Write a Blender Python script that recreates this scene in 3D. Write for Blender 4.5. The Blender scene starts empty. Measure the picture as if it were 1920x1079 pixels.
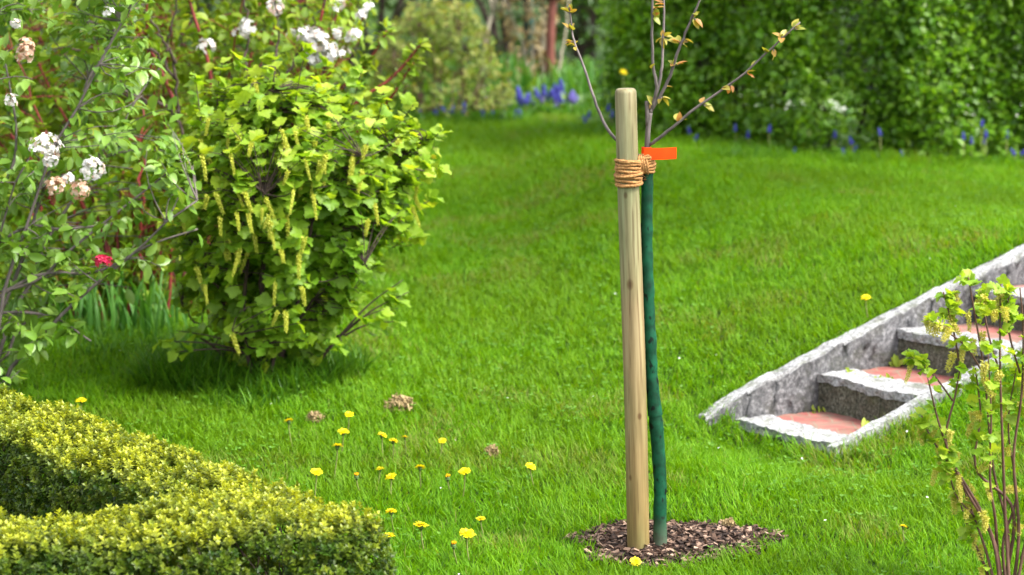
import bpy, math
import numpy as np
C = bpy.context.scene.collection
SC = bpy.context.scene
rng = np.random.default_rng(7)
PI = math.pi
# ------------------------------------------------------------------ camera
FPX = 1920 * 85 / 36.0
PITCH = math.atan((539.5 + 145) / FPX)
CAMH = 1.72
cam = bpy.data.cameras.new('camera')
cam.lens = 85; cam.sensor_width = 36; cam.clip_end = 400; cam.clip_start = 0.1
cam.dof.use_dof = True; cam.dof.focus_distance = 6.55; cam.dof.aperture_fstop = 3.3
cam.dof.aperture_blades = 0
camo = bpy.data.objects.new('camera', cam); C.objects.link(camo)
camo.location = (0, 0, CAMH); camo.rotation_euler = (PI / 2 - PITCH, 0, 0)
SC.camera = camo
# ------------------------------------------------------------------ light
SUN_EL, SUN_AZ = math.radians(52), math.radians(115)
w = bpy.data.worlds.new('World'); SC.world = w; w.use_nodes = True
nt = w.node_tree
sky = nt.nodes.new('ShaderNodeTexSky'); sky.sky_type = 'NISHITA'; sky.sun_disc = False
sky.sun_elevation = SUN_EL; sky.sun_rotation = SUN_AZ; sky.air_density = 1.3; sky.dust_density = 3.0
hs_ = nt.nodes.new('ShaderNodeHueSaturation'); hs_.inputs['Saturation'].default_value = .3       # thin bright cloud
nt.links.new(sky.outputs[0], hs_.inputs['Color'])
bg = nt.nodes['Background']; nt.links.new(hs_.outputs[0], bg.inputs[0]); bg.inputs[1].default_value = 0.15
sl = bpy.data.lights.new('sun', 'SUN'); sl.energy = 2.05; sl.angle = math.radians(20); sl.color = (1.0, 0.97, 0.91)
so = bpy.data.objects.new('sun', sl); C.objects.link(so)
so.rotation_euler = (PI / 2 - SUN_EL, 0, PI - SUN_AZ); so.location = (6, 8, 9)
SC.view_settings.view_transform = 'Standard'; SC.view_settings.look = 'None'
SC.view_settings.exposure = 1.97; SC.view_settings.gamma = 1
SC.cycles.max_bounces = 8; SC.cycles.diffuse_bounces = 3; SC.cycles.transmission_bounces = 4
SC.cycles.glossy_bounces = 2; SC.cycles.use_denoising = True; SC.cycles.use_adaptive_sampling = True

# ------------------------------------------------------------------ terrain and pixels
SX, SY, SZ, SH = .749, 7.91, .08, .97          # foot of the stair, heading
SD = np.array([math.sin(SH), math.cos(SH)]); SL = np.array([math.cos(SH), -math.sin(SH)])
SW, ST, SR, NST = .48, .364, .117, 5
def smooth(a, b, x):
    t = np.clip((x - a) / (b - a), 0, 1); return t * t * (3 - 2 * t)
def T(x, y, bumps=True):
    x = np.asarray(x, float); y = np.asarray(y, float)
    a = .075 + .065 * np.clip(x, 0, 2.2)
    yy = np.minimum(y, 26)
    s = yy - 6.3
    z = a * np.logaddexp(0, s / .25) * .25
    cap = .60 - .045 * np.clip(x, -.5, 2.6)                      # the lawn levels off towards the hedge
    z = -.04 * np.logaddexp(-z / .04, -cap / .04)
    # the stair cuts into the slope: lawn higher along its wall, lower along its kerb
    u = (x - SX) * SD[0] + (y - SY) * SD[1]; l = (x - SX) * SL[0] + (y - SY) * SL[1]
    uc = np.clip(u, -.12, 2.0)
    fade = smooth(-.75, -.1, u) * (1 - smooth(2.0, 3.2, u))
    m = smooth(-.055, -.008, l); m = m + (smooth(-.12, .16, l) - m) * smooth(.05, -.06, u)
    near = np.exp(-((np.maximum(np.maximum(-.06 - l, l - SW), 0)) / np.where(l < 0, .45, .6)) ** 2)
    z = z + fade * near * (.142 + (.035 - .142) * m + .29 * uc - z)
    if bumps:
        z = z + .008 * np.sin(2.3 * x + 1.1 * y) * np.sin(1.7 * y - .6 * x) + .004 * np.sin(6.1 * x + 2) * np.sin(5.3 * y)
    return z
def raydir(u, v):
    d = np.array([(u - 959.5) / FPX, 0, 0]) + np.array([0, math.cos(PITCH), -math.sin(PITCH)]) \
        - (v - 539.5) / FPX * np.array([0, math.sin(PITCH), math.cos(PITCH)])
    return d / d[1]
def P(u, v, y):
    d = raydir(u, v); return np.array([d[0] * y, y, CAMH + d[2] * y])
YS = np.arange(4.5, 40, .004)
def G(u, v, h=0.0):
    d = raydir(u, v); k = np.argmax(CAMH + d[2] * YS < T(d[0] * YS, YS) + h)
    y = YS[k]; return np.array([d[0] * y, y, CAMH + d[2] * y])
def on(x, y): return np.array([x, y, float(T(x, y))])

# ------------------------------------------------------------------ helpers
def tag(o, label=None, cat=None, group=None, kind=None):
    for k, v in (('label', label), ('category', cat), ('group', group), ('kind', kind)):
        if v: o[k] = v
    return o
def mesh(name, V, F, mat=None, attrs=None, smooth_=False):
    V = np.ascontiguousarray(V, np.float32).reshape(-1, 3); F = np.ascontiguousarray(F, np.int32).reshape(-1, 3)
    me = bpy.data.meshes.new(name)
    me.vertices.add(len(V)); me.vertices.foreach_set('co', V.ravel())
    me.loops.add(F.size); me.loops.foreach_set('vertex_index', F.ravel())
    me.polygons.add(len(F)); me.polygons.foreach_set('loop_start', np.arange(0, F.size, 3, dtype=np.int32))
    me.update(calc_edges=True)
    for k, a in (attrs or {}).items():
        at = me.attributes.new(k, 'FLOAT', 'POINT'); at.data.foreach_set('value', np.ascontiguousarray(a, np.float32))
    me.polygons.foreach_set('use_smooth', np.full(len(F), bool(smooth_)))
    if mat: me.materials.append(mat)
    return me
def link(name, me, parent=None, loc=None):
    o = bpy.data.objects.new(name, me); C.objects.link(o)
    if parent is not None: o.parent = parent
    if loc is not None: o.location = loc
    return o
def empty(name, loc, label, cat, group=None):
    o = bpy.data.objects.new(name, None); C.objects.link(o); o.location = loc
    o.empty_display_size = .05
    return tag(o, label, cat, group)
def norm(a): return a / np.maximum(np.linalg.norm(a, axis=-1, keepdims=True), 1e-9)
def frames(d, n):
    """rotation matrices whose columns are side, dir, normal"""
    d = norm(d); s = norm(np.cross(d, n)); nn = np.cross(s, d)
    return np.stack([s, d, nn], -1)
def inst(tmpl, pos, R, sc, **attrs):
    """copies of a template as arrays: V, F, attrs per vertex"""
    V, F = tmpl; n = len(pos); k = len(V)
    sc = np.asarray(sc, float)
    sc = sc[:, None, None] if sc.ndim == 1 else sc[:, None, :]
    W = np.einsum('nij,nkj->nki', R, V[None] * sc) + pos[:, None]
    FF = F[None] + (np.arange(n) * k)[:, None, None]
    return W.reshape(-1, 3), FF.reshape(-1, 3), {a: np.repeat(v, k) for a, v in attrs.items()}
def cat(*parts):
    off = 0; VV = []; FF = []; AA = {}
    keys = set().union(*[set(p[2]) for p in parts]) if parts else set()
    for V, F, A in parts:
        VV.append(V); FF.append(F + off); off += len(V)
        for k in keys: AA.setdefault(k, []).append(A.get(k, np.zeros(len(V))))
    return np.concatenate(VV), np.concatenate(FF), {k: np.concatenate(v) for k, v in AA.items()}
def rdirs(n):
    return norm(rng.normal(size=(n, 3)))
def tube(pts, rad, seg=6, cap=True, val=None):
    pts = np.asarray(pts, float); n = len(pts); rad = np.broadcast_to(np.asarray(rad, float), (n,))
    t = norm(np.gradient(pts, axis=0))
    ref = np.array([.31, .17, .93]); ref = np.where(np.abs(t @ ref)[:, None] > .93, np.array([.9, .2, .1]), ref)
    s = norm(np.cross(t, ref)); b = np.cross(t, s)
    a = np.arange(seg) / seg * 2 * PI
    V = pts[:, None] + rad[:, None, None] * (np.cos(a)[None, :, None] * s[:, None] + np.sin(a)[None, :, None] * b[:, None])
    V = V.reshape(-1, 3)
    i = np.arange(n - 1)[:, None] * seg; j = np.arange(seg)[None]; k = (j + 1) % seg
    F = np.concatenate([np.stack([i + j, i + k, i + seg + k], -1).reshape(-1, 3), np.stack([i + j, i + seg + k, i + seg + j], -1).reshape(-1, 3)])
    if cap:
        V = np.concatenate([V, pts[:1], pts[-1:]]); m = n * seg
        q = np.arange(seg)
        F = np.concatenate([F, np.stack([(q + 1) % seg, q, np.full(seg, m)], -1), np.stack([q + (n - 1) * seg, (q + 1) % seg + (n - 1) * seg, np.full(seg, m + 1)], -1)])
    return V, F, {}
def catmull(pts, n):
    pts = np.asarray(pts, float); q = np.concatenate([2 * pts[:1] - pts[1:2], pts, 2 * pts[-1:] - pts[-2:-1]])
    t = np.linspace(0, len(pts) - 1 - 1e-6, n); i = t.astype(int); f = (t - i)[:, None]
    p0, p1, p2, p3 = q[i], q[i + 1], q[i + 2], q[i + 3]
    return .5 * (2 * p1 + (p2 - p0) * f + (2 * p0 - 5 * p1 + 4 * p2 - p3) * f ** 2 + (3 * p1 - p0 - 3 * p2 + p3) * f ** 3)
def box(c, h, R=None):
    c = np.asarray(c, float)
    V = np.array([[x, y, z] for x in (-1, 1) for y in (-1, 1) for z in (-1, 1)], float) * np.asarray(h)
    if R is not None: V = V @ R.T
    F = np.array([[0, 1, 3], [0, 3, 2], [4, 6, 7], [4, 7, 5], [0, 4, 5], [0, 5, 1], [2, 3, 7], [2, 7, 6], [0, 2, 6], [0, 6, 4], [1, 5, 7], [1, 7, 3]])
    return V + c, F, {}
_H = rng.random((32, 32, 32))
def vnoise(p, s):
    q = np.asarray(p, float) * s + 100; i = np.floor(q).astype(int); f = q - i; f = f * f * (3 - 2 * f)
    o = 0
    for dx in (0, 1):
        for dy in (0, 1):
            for dz in (0, 1):
                wgt = (f[..., 0] if dx else 1 - f[..., 0]) * (f[..., 1] if dy else 1 - f[..., 1]) * (f[..., 2] if dz else 1 - f[..., 2])
                o = o + wgt * _H[(i[..., 0] + dx) % 32, (i[..., 1] + dy) % 32, (i[..., 2] + dz) % 32]
    return o

# ------------------------------------------------------------------ materials
def newmat(name):
    m = bpy.data.materials.new(name); m.use_nodes = True
    return m, m.node_tree, m.node_tree.nodes, m.node_tree.nodes['Principled BSDF']
def ramp(nt, fac, stops):
    r = nt.nodes.new('ShaderNodeValToRGB'); el = r.color_ramp.elements
    while len(el) < len(stops): el.new(.5)
    for e, (p, c) in zip(el, stops): e.position = p; e.color = (*c, 1)
    nt.links.new(fac, r.inputs[0]); return r.outputs[0]
def noise(nt, scale, detail=4, rough=.55, coord='Object', stretch=None):
    tc = nt.nodes.new('ShaderNodeTexCoord'); out = tc.outputs[coord]
    if stretch:
        mp = nt.nodes.new('ShaderNodeMapping'); mp.inputs['Scale'].default_value = stretch
        nt.links.new(out, mp.inputs[0]); out = mp.outputs[0]
    n = nt.nodes.new('ShaderNodeTexNoise'); n.inputs['Scale'].default_value = scale
    n.inputs['Detail'].default_value = detail; n.inputs['Roughness'].default_value = rough
    nt.links.new(out, n.inputs['Vector']); return n.outputs['Fac']
def mixc(nt, fac, a, b, mode='MIX'):
    m = nt.nodes.new('ShaderNodeMix'); m.data_type = 'RGBA'; m.blend_type = mode
    for s, v in ((m.inputs[0], fac), (m.inputs[6], a), (m.inputs[7], b)):
        if hasattr(v, 'is_linked'): nt.links.new(v, s)
        else: s.default_value = v if not isinstance(v, tuple) else (*v, 1)
    return m.outputs[2]
def attr(nt, name):
    a = nt.nodes.new('ShaderNodeAttribute'); a.attribute_name = name; return a.outputs['Fac']
def bump(nt, p, h, strength, dist):
    b = nt.nodes.new('ShaderNodeBump'); b.inputs['Strength'].default_value = strength; b.inputs['Distance'].default_value = dist
    nt.links.new(h, b.inputs['Height']); nt.links.new(b.outputs[0], p.inputs['Normal'])
def leafmat(name, dark, mid, light, new=None, trans=.4, rough=.42, spec=.5, tmul=(1.5, 1.35, .5), patch=None):
    m, nt, ns, p = newmat(name)
    col = ramp(nt, attr(nt, 'v'), [(0, dark), (.5, mid), (1, light)])
    if new: col = mixc(nt, attr(nt, 'a'), col, new)
    if patch:
        sc_, colr, lo, hi = patch
        f = ramp(nt, noise(nt, sc_, 3), [(lo, (0, 0, 0)), (hi, (1, 1, 1))])
        col = mixc(nt, f, col, mixc(nt, .55, col, colr))
    nt.links.new(col, p.inputs['Base Color']); p.inputs['Roughness'].default_value = rough
    p.inputs['Specular IOR Level'].default_value = spec
    tr = ns.new('ShaderNodeBsdfTranslucent')
    nt.links.new(mixc(nt, 1.0, col, tmul, 'MULTIPLY'), tr.inputs[0])
    mx = ns.new('ShaderNodeMixShader'); mx.inputs[0].default_value = trans
    nt.links.new(p.outputs[0], mx.inputs[1]); nt.links.new(tr.outputs[0], mx.inputs[2])
    nt.links.new(mx.outputs[0], ns['Material Output'].inputs[0])
    return m
def plainmat(name, stops, scale=20, rough=.8, stretch=None, bumpd=0, spec=.3, detail=5):
    m, nt, ns, p = newmat(name)
    n = noise(nt, scale, detail, .6, 'Object', stretch)
    nt.links.new(ramp(nt, n, stops), p.inputs['Base Color']); p.inputs['Roughness'].default_value = rough
    p.inputs['Specular IOR Level'].default_value = spec
    if bumpd: bump(nt, p, n, .8, bumpd)
    return m

M = {}
M['grass'] = leafmat('grass', (.054, .155, .002), (.098, .245, .003), (.172, .335, .010), new=(.19, .20, .05), trans=.42, rough=.55, spec=.14, tmul=(1.5, 1.35, .4), patch=(1.3, (.10, .19, .006), .42, .62))
M['tallgrass'] = leafmat('tall_grass', (.03, .10, .006), (.06, .165, .009), (.11, .24, .018), trans=.45, spec=.2)
M['clover'] = leafmat('clover', (.05, .14, .008), (.08, .195, .010), (.12, .25, .03), trans=.35, rough=.5, spec=.25)
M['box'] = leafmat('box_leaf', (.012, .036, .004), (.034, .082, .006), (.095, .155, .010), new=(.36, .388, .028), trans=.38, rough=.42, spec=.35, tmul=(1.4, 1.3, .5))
M['currant'] = leafmat('currant_leaf', (.075, .185, .009), (.155, .30, .016), (.26, .40, .03), new=(.33, .43, .035), trans=.5, rough=.5, spec=.35, tmul=(1.5, 1.35, .5))
M['viburnum'] = leafmat('viburnum_leaf', (.065, .165, .014), (.13, .245, .026), (.21, .325, .065), new=(.16, .27, .04), trans=.36, rough=.4, spec=.45)
M['dogwood'] = leafmat('dogwood_leaf', (.08, .165, .010), (.155, .265, .016), (.25, .36, .03), new=(.32, .37, .03), trans=.45, rough=.5, spec=.35)
M['hornbeam'] = leafmat('hornbeam_leaf', (.055, .16, .005), (.115, .265, .009), (.20, .37, .02), new=(.2, .3, .03), trans=.5, rough=.42, spec=.45)
M['olive'] = leafmat('olive_leaf', (.08, .15, .014), (.14, .22, .025), (.22, .30, .04), new=(.30, .26, .08), trans=.4, rough=.55, spec=.3)
M['darkleaf'] = leafmat('dark_leaf', (.015, .045, .008), (.03, .08, .012), (.06, .13, .02), trans=.3, rough=.45, spec=.4)
M['midleaf'] = leafmat('mid_leaf', (.035, .10, .01), (.065, .15, .014), (.12, .22, .02), trans=.4, rough=.5, spec=.35)
M['tanleaf'] = leafmat('tan_leaf', (.14, .12, .05), (.26, .19, .09), (.38, .28, .14), new=(.16, .22, .04), trans=.4, rough=.55, spec=.3, tmul=(1.2, 1, .7))
M['strap'] = leafmat('strap_leaf', (.04, .14, .018), (.07, .20, .028), (.12, .27, .055), trans=.45, rough=.45, spec=.3)
M['bronze'] = leafmat('bronze_leaf', (.19, .23, .025), (.29, .28, .04), (.40, .34, .06), new=(.38, .16, .045), trans=.4, rough=.45, spec=.4, tmul=(1.3, 1.1, .5))
M['raceme'] = leafmat('currant_flower', (.30, .36, .03), (.44, .47, .05), (.56, .55, .09), trans=.35, rough=.55, spec=.3, tmul=(1.2, 1.1, .5))
M['raceme_pale'] = leafmat('currant_flower_pale', (.40, .40, .06), (.54, .50, .10), (.64, .58, .16), trans=.35, rough=.55, spec=.3, tmul=(1.2, 1.1, .5))
M['white'] = leafmat('white_petal', (.50, .49, .47), (.60, .58, .56), (.68, .67, .65), new=(.60, .36, .27), trans=.3, rough=.5, spec=.3, tmul=(1, .98, .95))
M['peach'] = leafmat('peach_petal', (.50, .27, .17), (.58, .37, .25), (.62, .50, .40), trans=.3, rough=.5, spec=.3, tmul=(1, .95, .9))
M['red'] = leafmat('red_petal', (.45, .015, .06), (.55, .025, .09), (.62, .06, .14), trans=.35, rough=.4, spec=.4, tmul=(1, .8, .8))
M['blue'] = leafmat('blue_petal', (.04, .04, .30), (.07, .07, .42), (.14, .13, .55), new=(.32, .24, .6), trans=.3, rough=.5, spec=.3, tmul=(1, 1, 1.1))
M['yellow'] = leafmat('yellow_petal', (.72, .54, .004), (.8, .64, .006), (.85, .71, .01), new=(.75, .36, .01), trans=.25, rough=.5, spec=.3, tmul=(1, 1, .5))
M['bract'] = plainmat('green_bract', [(0, (.03, .07, .015)), (1, (.08, .14, .03))], 60, .6)
M['stalk'] = plainmat('stalk', [(0, (.10, .16, .03)), (.6, (.16, .17, .05)), (1, (.22, .13, .07))], 12, .55)
M['bark'] = plainmat('dark_bark', [(.3, (.02, .013, .010)), (.7, (.07, .045, .035))], 60, .8, (1, 1, .3), .002)
M['greybark'] = plainmat('grey_bark', [(.3, (.06, .05, .045)), (.7, (.16, .13, .12))], 50, .75, (1, 1, .3), .002)
M['redbark'] = plainmat('red_bark', [(.3, (.10, .014, .014)), (.7, (.24, .035, .03))], 40, .5, (1, 1, .3))
M['brownstem'] = plainmat('brown_stem', [(.3, (.05, .022, .015)), (.7, (.13, .065, .045))], 60, .6, (1, 1, .25), .001)
M['paletwig'] = plainmat('pale_stem', [(.3, (.2, .17, .12)), (.7, (.36, .32, .24))], 40, .75)
M['rustbark'] = plainmat('rust_bark', [(.3, (.09, .025, .018)), (.7, (.2, .07, .05))], 20, .8, (1, 1, .4))
M['teal'] = plainmat('teal_paint', [(.3, (.004, .07, .07)), (.7, (.008, .11, .1))], 8, .5)
M['soil'] = plainmat('soil', [(.3, (.014, .009, .007)), (.55, (.04, .026, .02)), (.75, (.09, .06, .045))], 45, .95, None, .012)
M['chip'] = leafmat('wood_chip', (.018, .011, .008), (.075, .042, .028), (.34, .23, .165), trans=.02, rough=.8, spec=.2)
M['thatch'] = leafmat('dry_thatch', (.05, .036, .016), (.17, .12, .055), (.32, .24, .12), trans=.05, rough=.85, spec=.15)
M['gap_brightener'] = plainmat('pale_backing', [(.3, (.42, .41, .38)), (.7, (.66, .65, .62))], 30, .9)

def m_ground():
    m, nt, ns, p = newmat('turf_soil')
    c = ramp(nt, noise(nt, 3.5, 6, .65), [(.3, (.018, .042, .006)), (.55, (.035, .075, .01)), (.75, (.07, .085, .022))])
    c2 = ramp(nt, noise(nt, 60, 4), [(.3, (.4, .4, .4)), (.7, (1, 1, 1))])
    nt.links.new(mixc(nt, 1.0, c, c2, 'MULTIPLY'), p.inputs['Base Color']); p.inputs['Roughness'].default_value = 1
    p.inputs['Specular IOR Level'].default_value = .1
    return m
M['ground'] = m_ground()
def m_wood():
    m, nt, ns, p = newmat('round_pole_wood')
    g = noise(nt, 9, 6, .6, 'Object', (9, 9, .35))
    base = ramp(nt, g, [(.28, (.13, .095, .048)), (.5, (.225, .175, .092)), (.72, (.315, .265, .155))])
    green = ramp(nt, noise(nt, 2.2, 3, .5, 'Object', (4, 4, 1)), [(.38, (0, 0, 0)), (.62, (1, 1, 1))])
    tint = mixc(nt, 1.0, base, (.70, .90, .80), 'MULTIPLY')
    c = mixc(nt, green, base, tint)
    tc = ns.new('ShaderNodeTexCoord'); sep = ns.new('ShaderNodeSeparateXYZ'); nt.links.new(tc.outputs['Object'], sep.inputs[0])
    mr = ns.new('ShaderNodeMapRange'); mr.inputs[1].default_value = .15; mr.inputs[2].default_value = .95; nt.links.new(sep.outputs[2], mr.inputs[0])
    c = mixc(nt, mr.outputs[0], mixc(nt, 1.0, c, (.90, .72, .50), 'MULTIPLY'), c)
    cr = ramp(nt, noise(nt, 26, 3, .5, 'Object', (6, 6, .18)), [(.56, (1, 1, 1)), (.66, (.45, .37, .30))])
    c = mixc(nt, .8, c, cr, 'MULTIPLY')
    for (kx, ky, kz, kr) in ((-.006, -.03, .78, .011), (.012, -.03, .42, .008), (-.02, -.025, .25, .007), (-.012, -.03, 1.02, .007)):
        vm = ns.new('ShaderNodeVectorMath'); vm.operation = 'DISTANCE'; mp = ns.new('ShaderNodeMapping')
        mp.inputs['Scale'].default_value = (1, 1, .65); nt.links.new(tc.outputs['Object'], mp.inputs[0])
        nt.links.new(mp.outputs[0], vm.inputs[0]); vm.inputs[1].default_value = (kx, ky, kz * .65)
        k = ramp(nt, vm.outputs['Value'], [(kr * .5, (.42, .27, .17)), (kr, (1, 1, 1))])
        c = mixc(nt, .85, c, k, 'MULTIPLY')
    nt.links.new(c, p.inputs['Base Color']); p.inputs['Roughness'].default_value = .62; p.inputs['Specular IOR Level'].default_value = .3
    bump(nt, p, g, .5, .002)
    return m
M['wood'] = m_wood()
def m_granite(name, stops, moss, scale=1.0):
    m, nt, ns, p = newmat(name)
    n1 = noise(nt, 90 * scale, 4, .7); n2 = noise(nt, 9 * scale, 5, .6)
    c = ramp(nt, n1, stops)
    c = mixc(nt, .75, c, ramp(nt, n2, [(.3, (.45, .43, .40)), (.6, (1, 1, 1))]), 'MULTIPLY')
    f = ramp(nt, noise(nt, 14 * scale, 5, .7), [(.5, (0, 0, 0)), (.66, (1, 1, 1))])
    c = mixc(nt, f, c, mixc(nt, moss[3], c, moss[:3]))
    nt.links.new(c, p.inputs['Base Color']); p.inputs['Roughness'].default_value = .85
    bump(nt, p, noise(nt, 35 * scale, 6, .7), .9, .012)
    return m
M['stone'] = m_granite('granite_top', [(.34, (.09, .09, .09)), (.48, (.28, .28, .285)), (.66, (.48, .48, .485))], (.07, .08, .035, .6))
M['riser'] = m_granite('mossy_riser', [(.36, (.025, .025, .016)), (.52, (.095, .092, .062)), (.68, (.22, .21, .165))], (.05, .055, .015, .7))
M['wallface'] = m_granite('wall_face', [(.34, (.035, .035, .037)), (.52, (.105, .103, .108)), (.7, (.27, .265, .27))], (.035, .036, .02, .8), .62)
def m_brick():
    m, nt, ns, p = newmat('red_paving')
    tc = ns.new('ShaderNodeTexCoord'); b = ns.new('ShaderNodeTexBrick')
    b.inputs['Color1'].default_value = (.25, .066, .055, 1); b.inputs['Color2'].default_value = (.30, .095, .078, 1)
    b.inputs['Mortar'].default_value = (.2, .16, .11, 1); b.inputs['Scale'].default_value = 7.0
    b.inputs['Mortar Size'].default_value = .018; b.inputs['Brick Width'].default_value = .9; b.inputs['Row Height'].default_value = .7
    nt.links.new(tc.outputs['Object'], b.inputs[0])
    c = mixc(nt, .8, b.outputs[0], ramp(nt, noise(nt, 25, 5), [(.3, (.6, .55, .5)), (.6, (1, 1, 1)), (.75, (1.2, 1.15, 1.1))]), 'MULTIPLY')
    f = ramp(nt, noise(nt, 11, 5, .7), [(.44, (0, 0, 0)), (.60, (1, 1, 1))]); c = mixc(nt, f, c, mixc(nt, .65, c, (.15, .12, .085)))
    nt.links.new(c, p.inputs['Base Color']); p.inputs['Roughness'].default_value = .8; return m
M['brick'] = m_brick()
def m_wrap():
    m, nt, ns, p = newmat('green_mesh_wrap')
    c = ramp(nt, noise(nt, 30, 4), [(.34, (.0010, .022, .009)), (.66, (.004, .068, .030))])
    f = ramp(nt, noise(nt, 55, 2, .5, 'Object', (1, 1, .6)), [(.62, (1, 1, 1)), (.68, (.10, .12, .10))])
    c = mixc(nt, 1.0, c, f, 'MULTIPLY')
    tc = ns.new('ShaderNodeTexCoord'); sep = ns.new('ShaderNodeSeparateXYZ'); nt.links.new(tc.outputs['Object'], sep.inputs[0])
    mr = ns.new('ShaderNodeMapRange'); mr.inputs[1].default_value = .0; mr.inputs[2].default_value = .11
    nt.links.new(sep.outputs[2], mr.inputs[0])
    c = mixc(nt, mr.outputs[0], mixc(nt, .45, c, (.16, .15, .11)), c)
    nt.links.new(c, p.inputs['Base Color']); p.inputs['Roughness'].default_value = .6; p.inputs['Specular IOR Level'].default_value = .15
    wv = ns.new('ShaderNodeTexWave'); wv.inputs['Scale'].default_value = 180; wv.bands_direction = 'Z'
    nt.links.new(tc.outputs['Object'], wv.inputs[0]); bump(nt, p, wv.outputs['Fac'], .3, .001)
    return m
M['wrap'] = m_wrap()
M['rope'] = plainmat('coir_rope', [(.25, (.13, .055, .016)), (.5, (.32, .155, .052)), (.75, (.48, .27, .105))], 170, .9, None, .003)
m, nt, ns, p = newmat('orange_label'); p.inputs['Base Color'].default_value = (.95, .085, .004, 1); p.inputs['Roughness'].default_value = .7; p.inputs['Specular IOR Level'].default_value = .15
M['tag'] = m
nt.links.new(ramp(nt, noise(nt, 25, 3), [(.3, (.72, .05, .003)), (.7, (.85, .07, .004))]), p.inputs['Base Color'])

# ------------------------------------------------------------------ leaf shapes (along +Y, face +Z)
def half_leaf(outline, mid, fold=.25, curl=.25, rip=0.0):
    """outline: right-hand edge points from base to tip (without them), mid: midrib ys"""
    base, tip = [0, 0], [0, 1]
    pts = [base] + outline + [tip] + [[-x, y] for x, y in outline[::-1]] + [[0, y] for y in mid]
    p = np.array(pts, float); n = len(outline); k = len(pts) - len(mid)
    z = fold * np.abs(p[:, 0]) - curl * (p[:, 1] ** 2) * .5 + rip * np.sin(9 * p[:, 1] + 4 * p[:, 0])
    V = np.column_stack([p, z]); F = []
    ring = list(range(k)); m0 = k
    # fan to nearest midrib vertex
    for i in range(k):
        a, b = ring[i], ring[(i + 1) % k]
        ym = (p[a, 1] + p[b, 1]) / 2
        c = m0 + int(np.argmin(np.abs(np.array(mid) - ym)))
        F.append([a, b, c])
    return V, np.array(F)
def quad_strip(outline, fold, curl):
    ys = [0] + [o[1] for o in outline] + [1]
    V = [[0, 0, 0]]; idx = []
    for x, y in outline:
        z = -curl * y * y * .5
        V += [[x, y, z + fold * x], [0, y, z], [-x, y, z + fold * x]]
    V.append([0, 1, -curl * .5]); F = []
    n = len(outline)
    F += [[0, 1, 2], [0, 2, 3]]
    for i in range(n - 1):
        a = 1 + 3 * i; b = a + 3
        F += [[a, b, b + 1], [a, b + 1, a + 1], [a + 1, b + 1, b + 2], [a + 1, b + 2, a + 2]]
    a = 1 + 3 * (n - 1); F += [[a, len(V) - 1, a + 1], [a + 1, len(V) - 1, a + 2]]
    return np.array(V, float), np.array(F)
OVAL = quad_strip([(.22, .18), (.32, .45), (.22, .75)], .35, .5)
OVAL_LO = quad_strip([(.32, .45)], .35, .4)
NARROW = quad_strip([(.14, .2), (.19, .5), (.12, .8)], .4, .4)
ELLIPTIC = quad_strip([(.19, .2), (.27, .5), (.17, .8)], .35, .4)
CUP = quad_strip([(.33, .3), (.36, .65)], .3, -.35)
LOBED = half_leaf([(.14, -.10), (.34, -.08), (.38, .02), (.53, .07), (.43, .19), (.50, .24), (.70, .29), (.60, .40), (.71, .53), (.53, .55), (.48, .65), (.33, .58), (.38, .73), (.24, .77), (.24, .91), (.09, .92)], [.3], .2, .5, .04)
PETAL = quad_strip([(.38, .5)], .2, .4)

def leaf_object(name, parts, mat, parent, kind=None):
    V, F, A = cat(*parts)
    me = mesh(name, V, F, mat, A, True)
    o = link(name, me, parent)
    o.matrix_parent_inverse.identity()
    if parent is not None:
        loc = np.array(parent.location, np.float32)
        co = np.empty(len(V) * 3, np.float32); me.vertices.foreach_get('co', co)
        me.vertices.foreach_set('co', (co.reshape(-1, 3) - loc).ravel()); me.update()
    return o
def local_mesh(name, part, mat, parent, smooth_=True):
    V, F, A = part
    me = mesh(name, V - np.array(parent.location), F, mat, A, smooth_)
    return link(name, me, parent)

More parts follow.
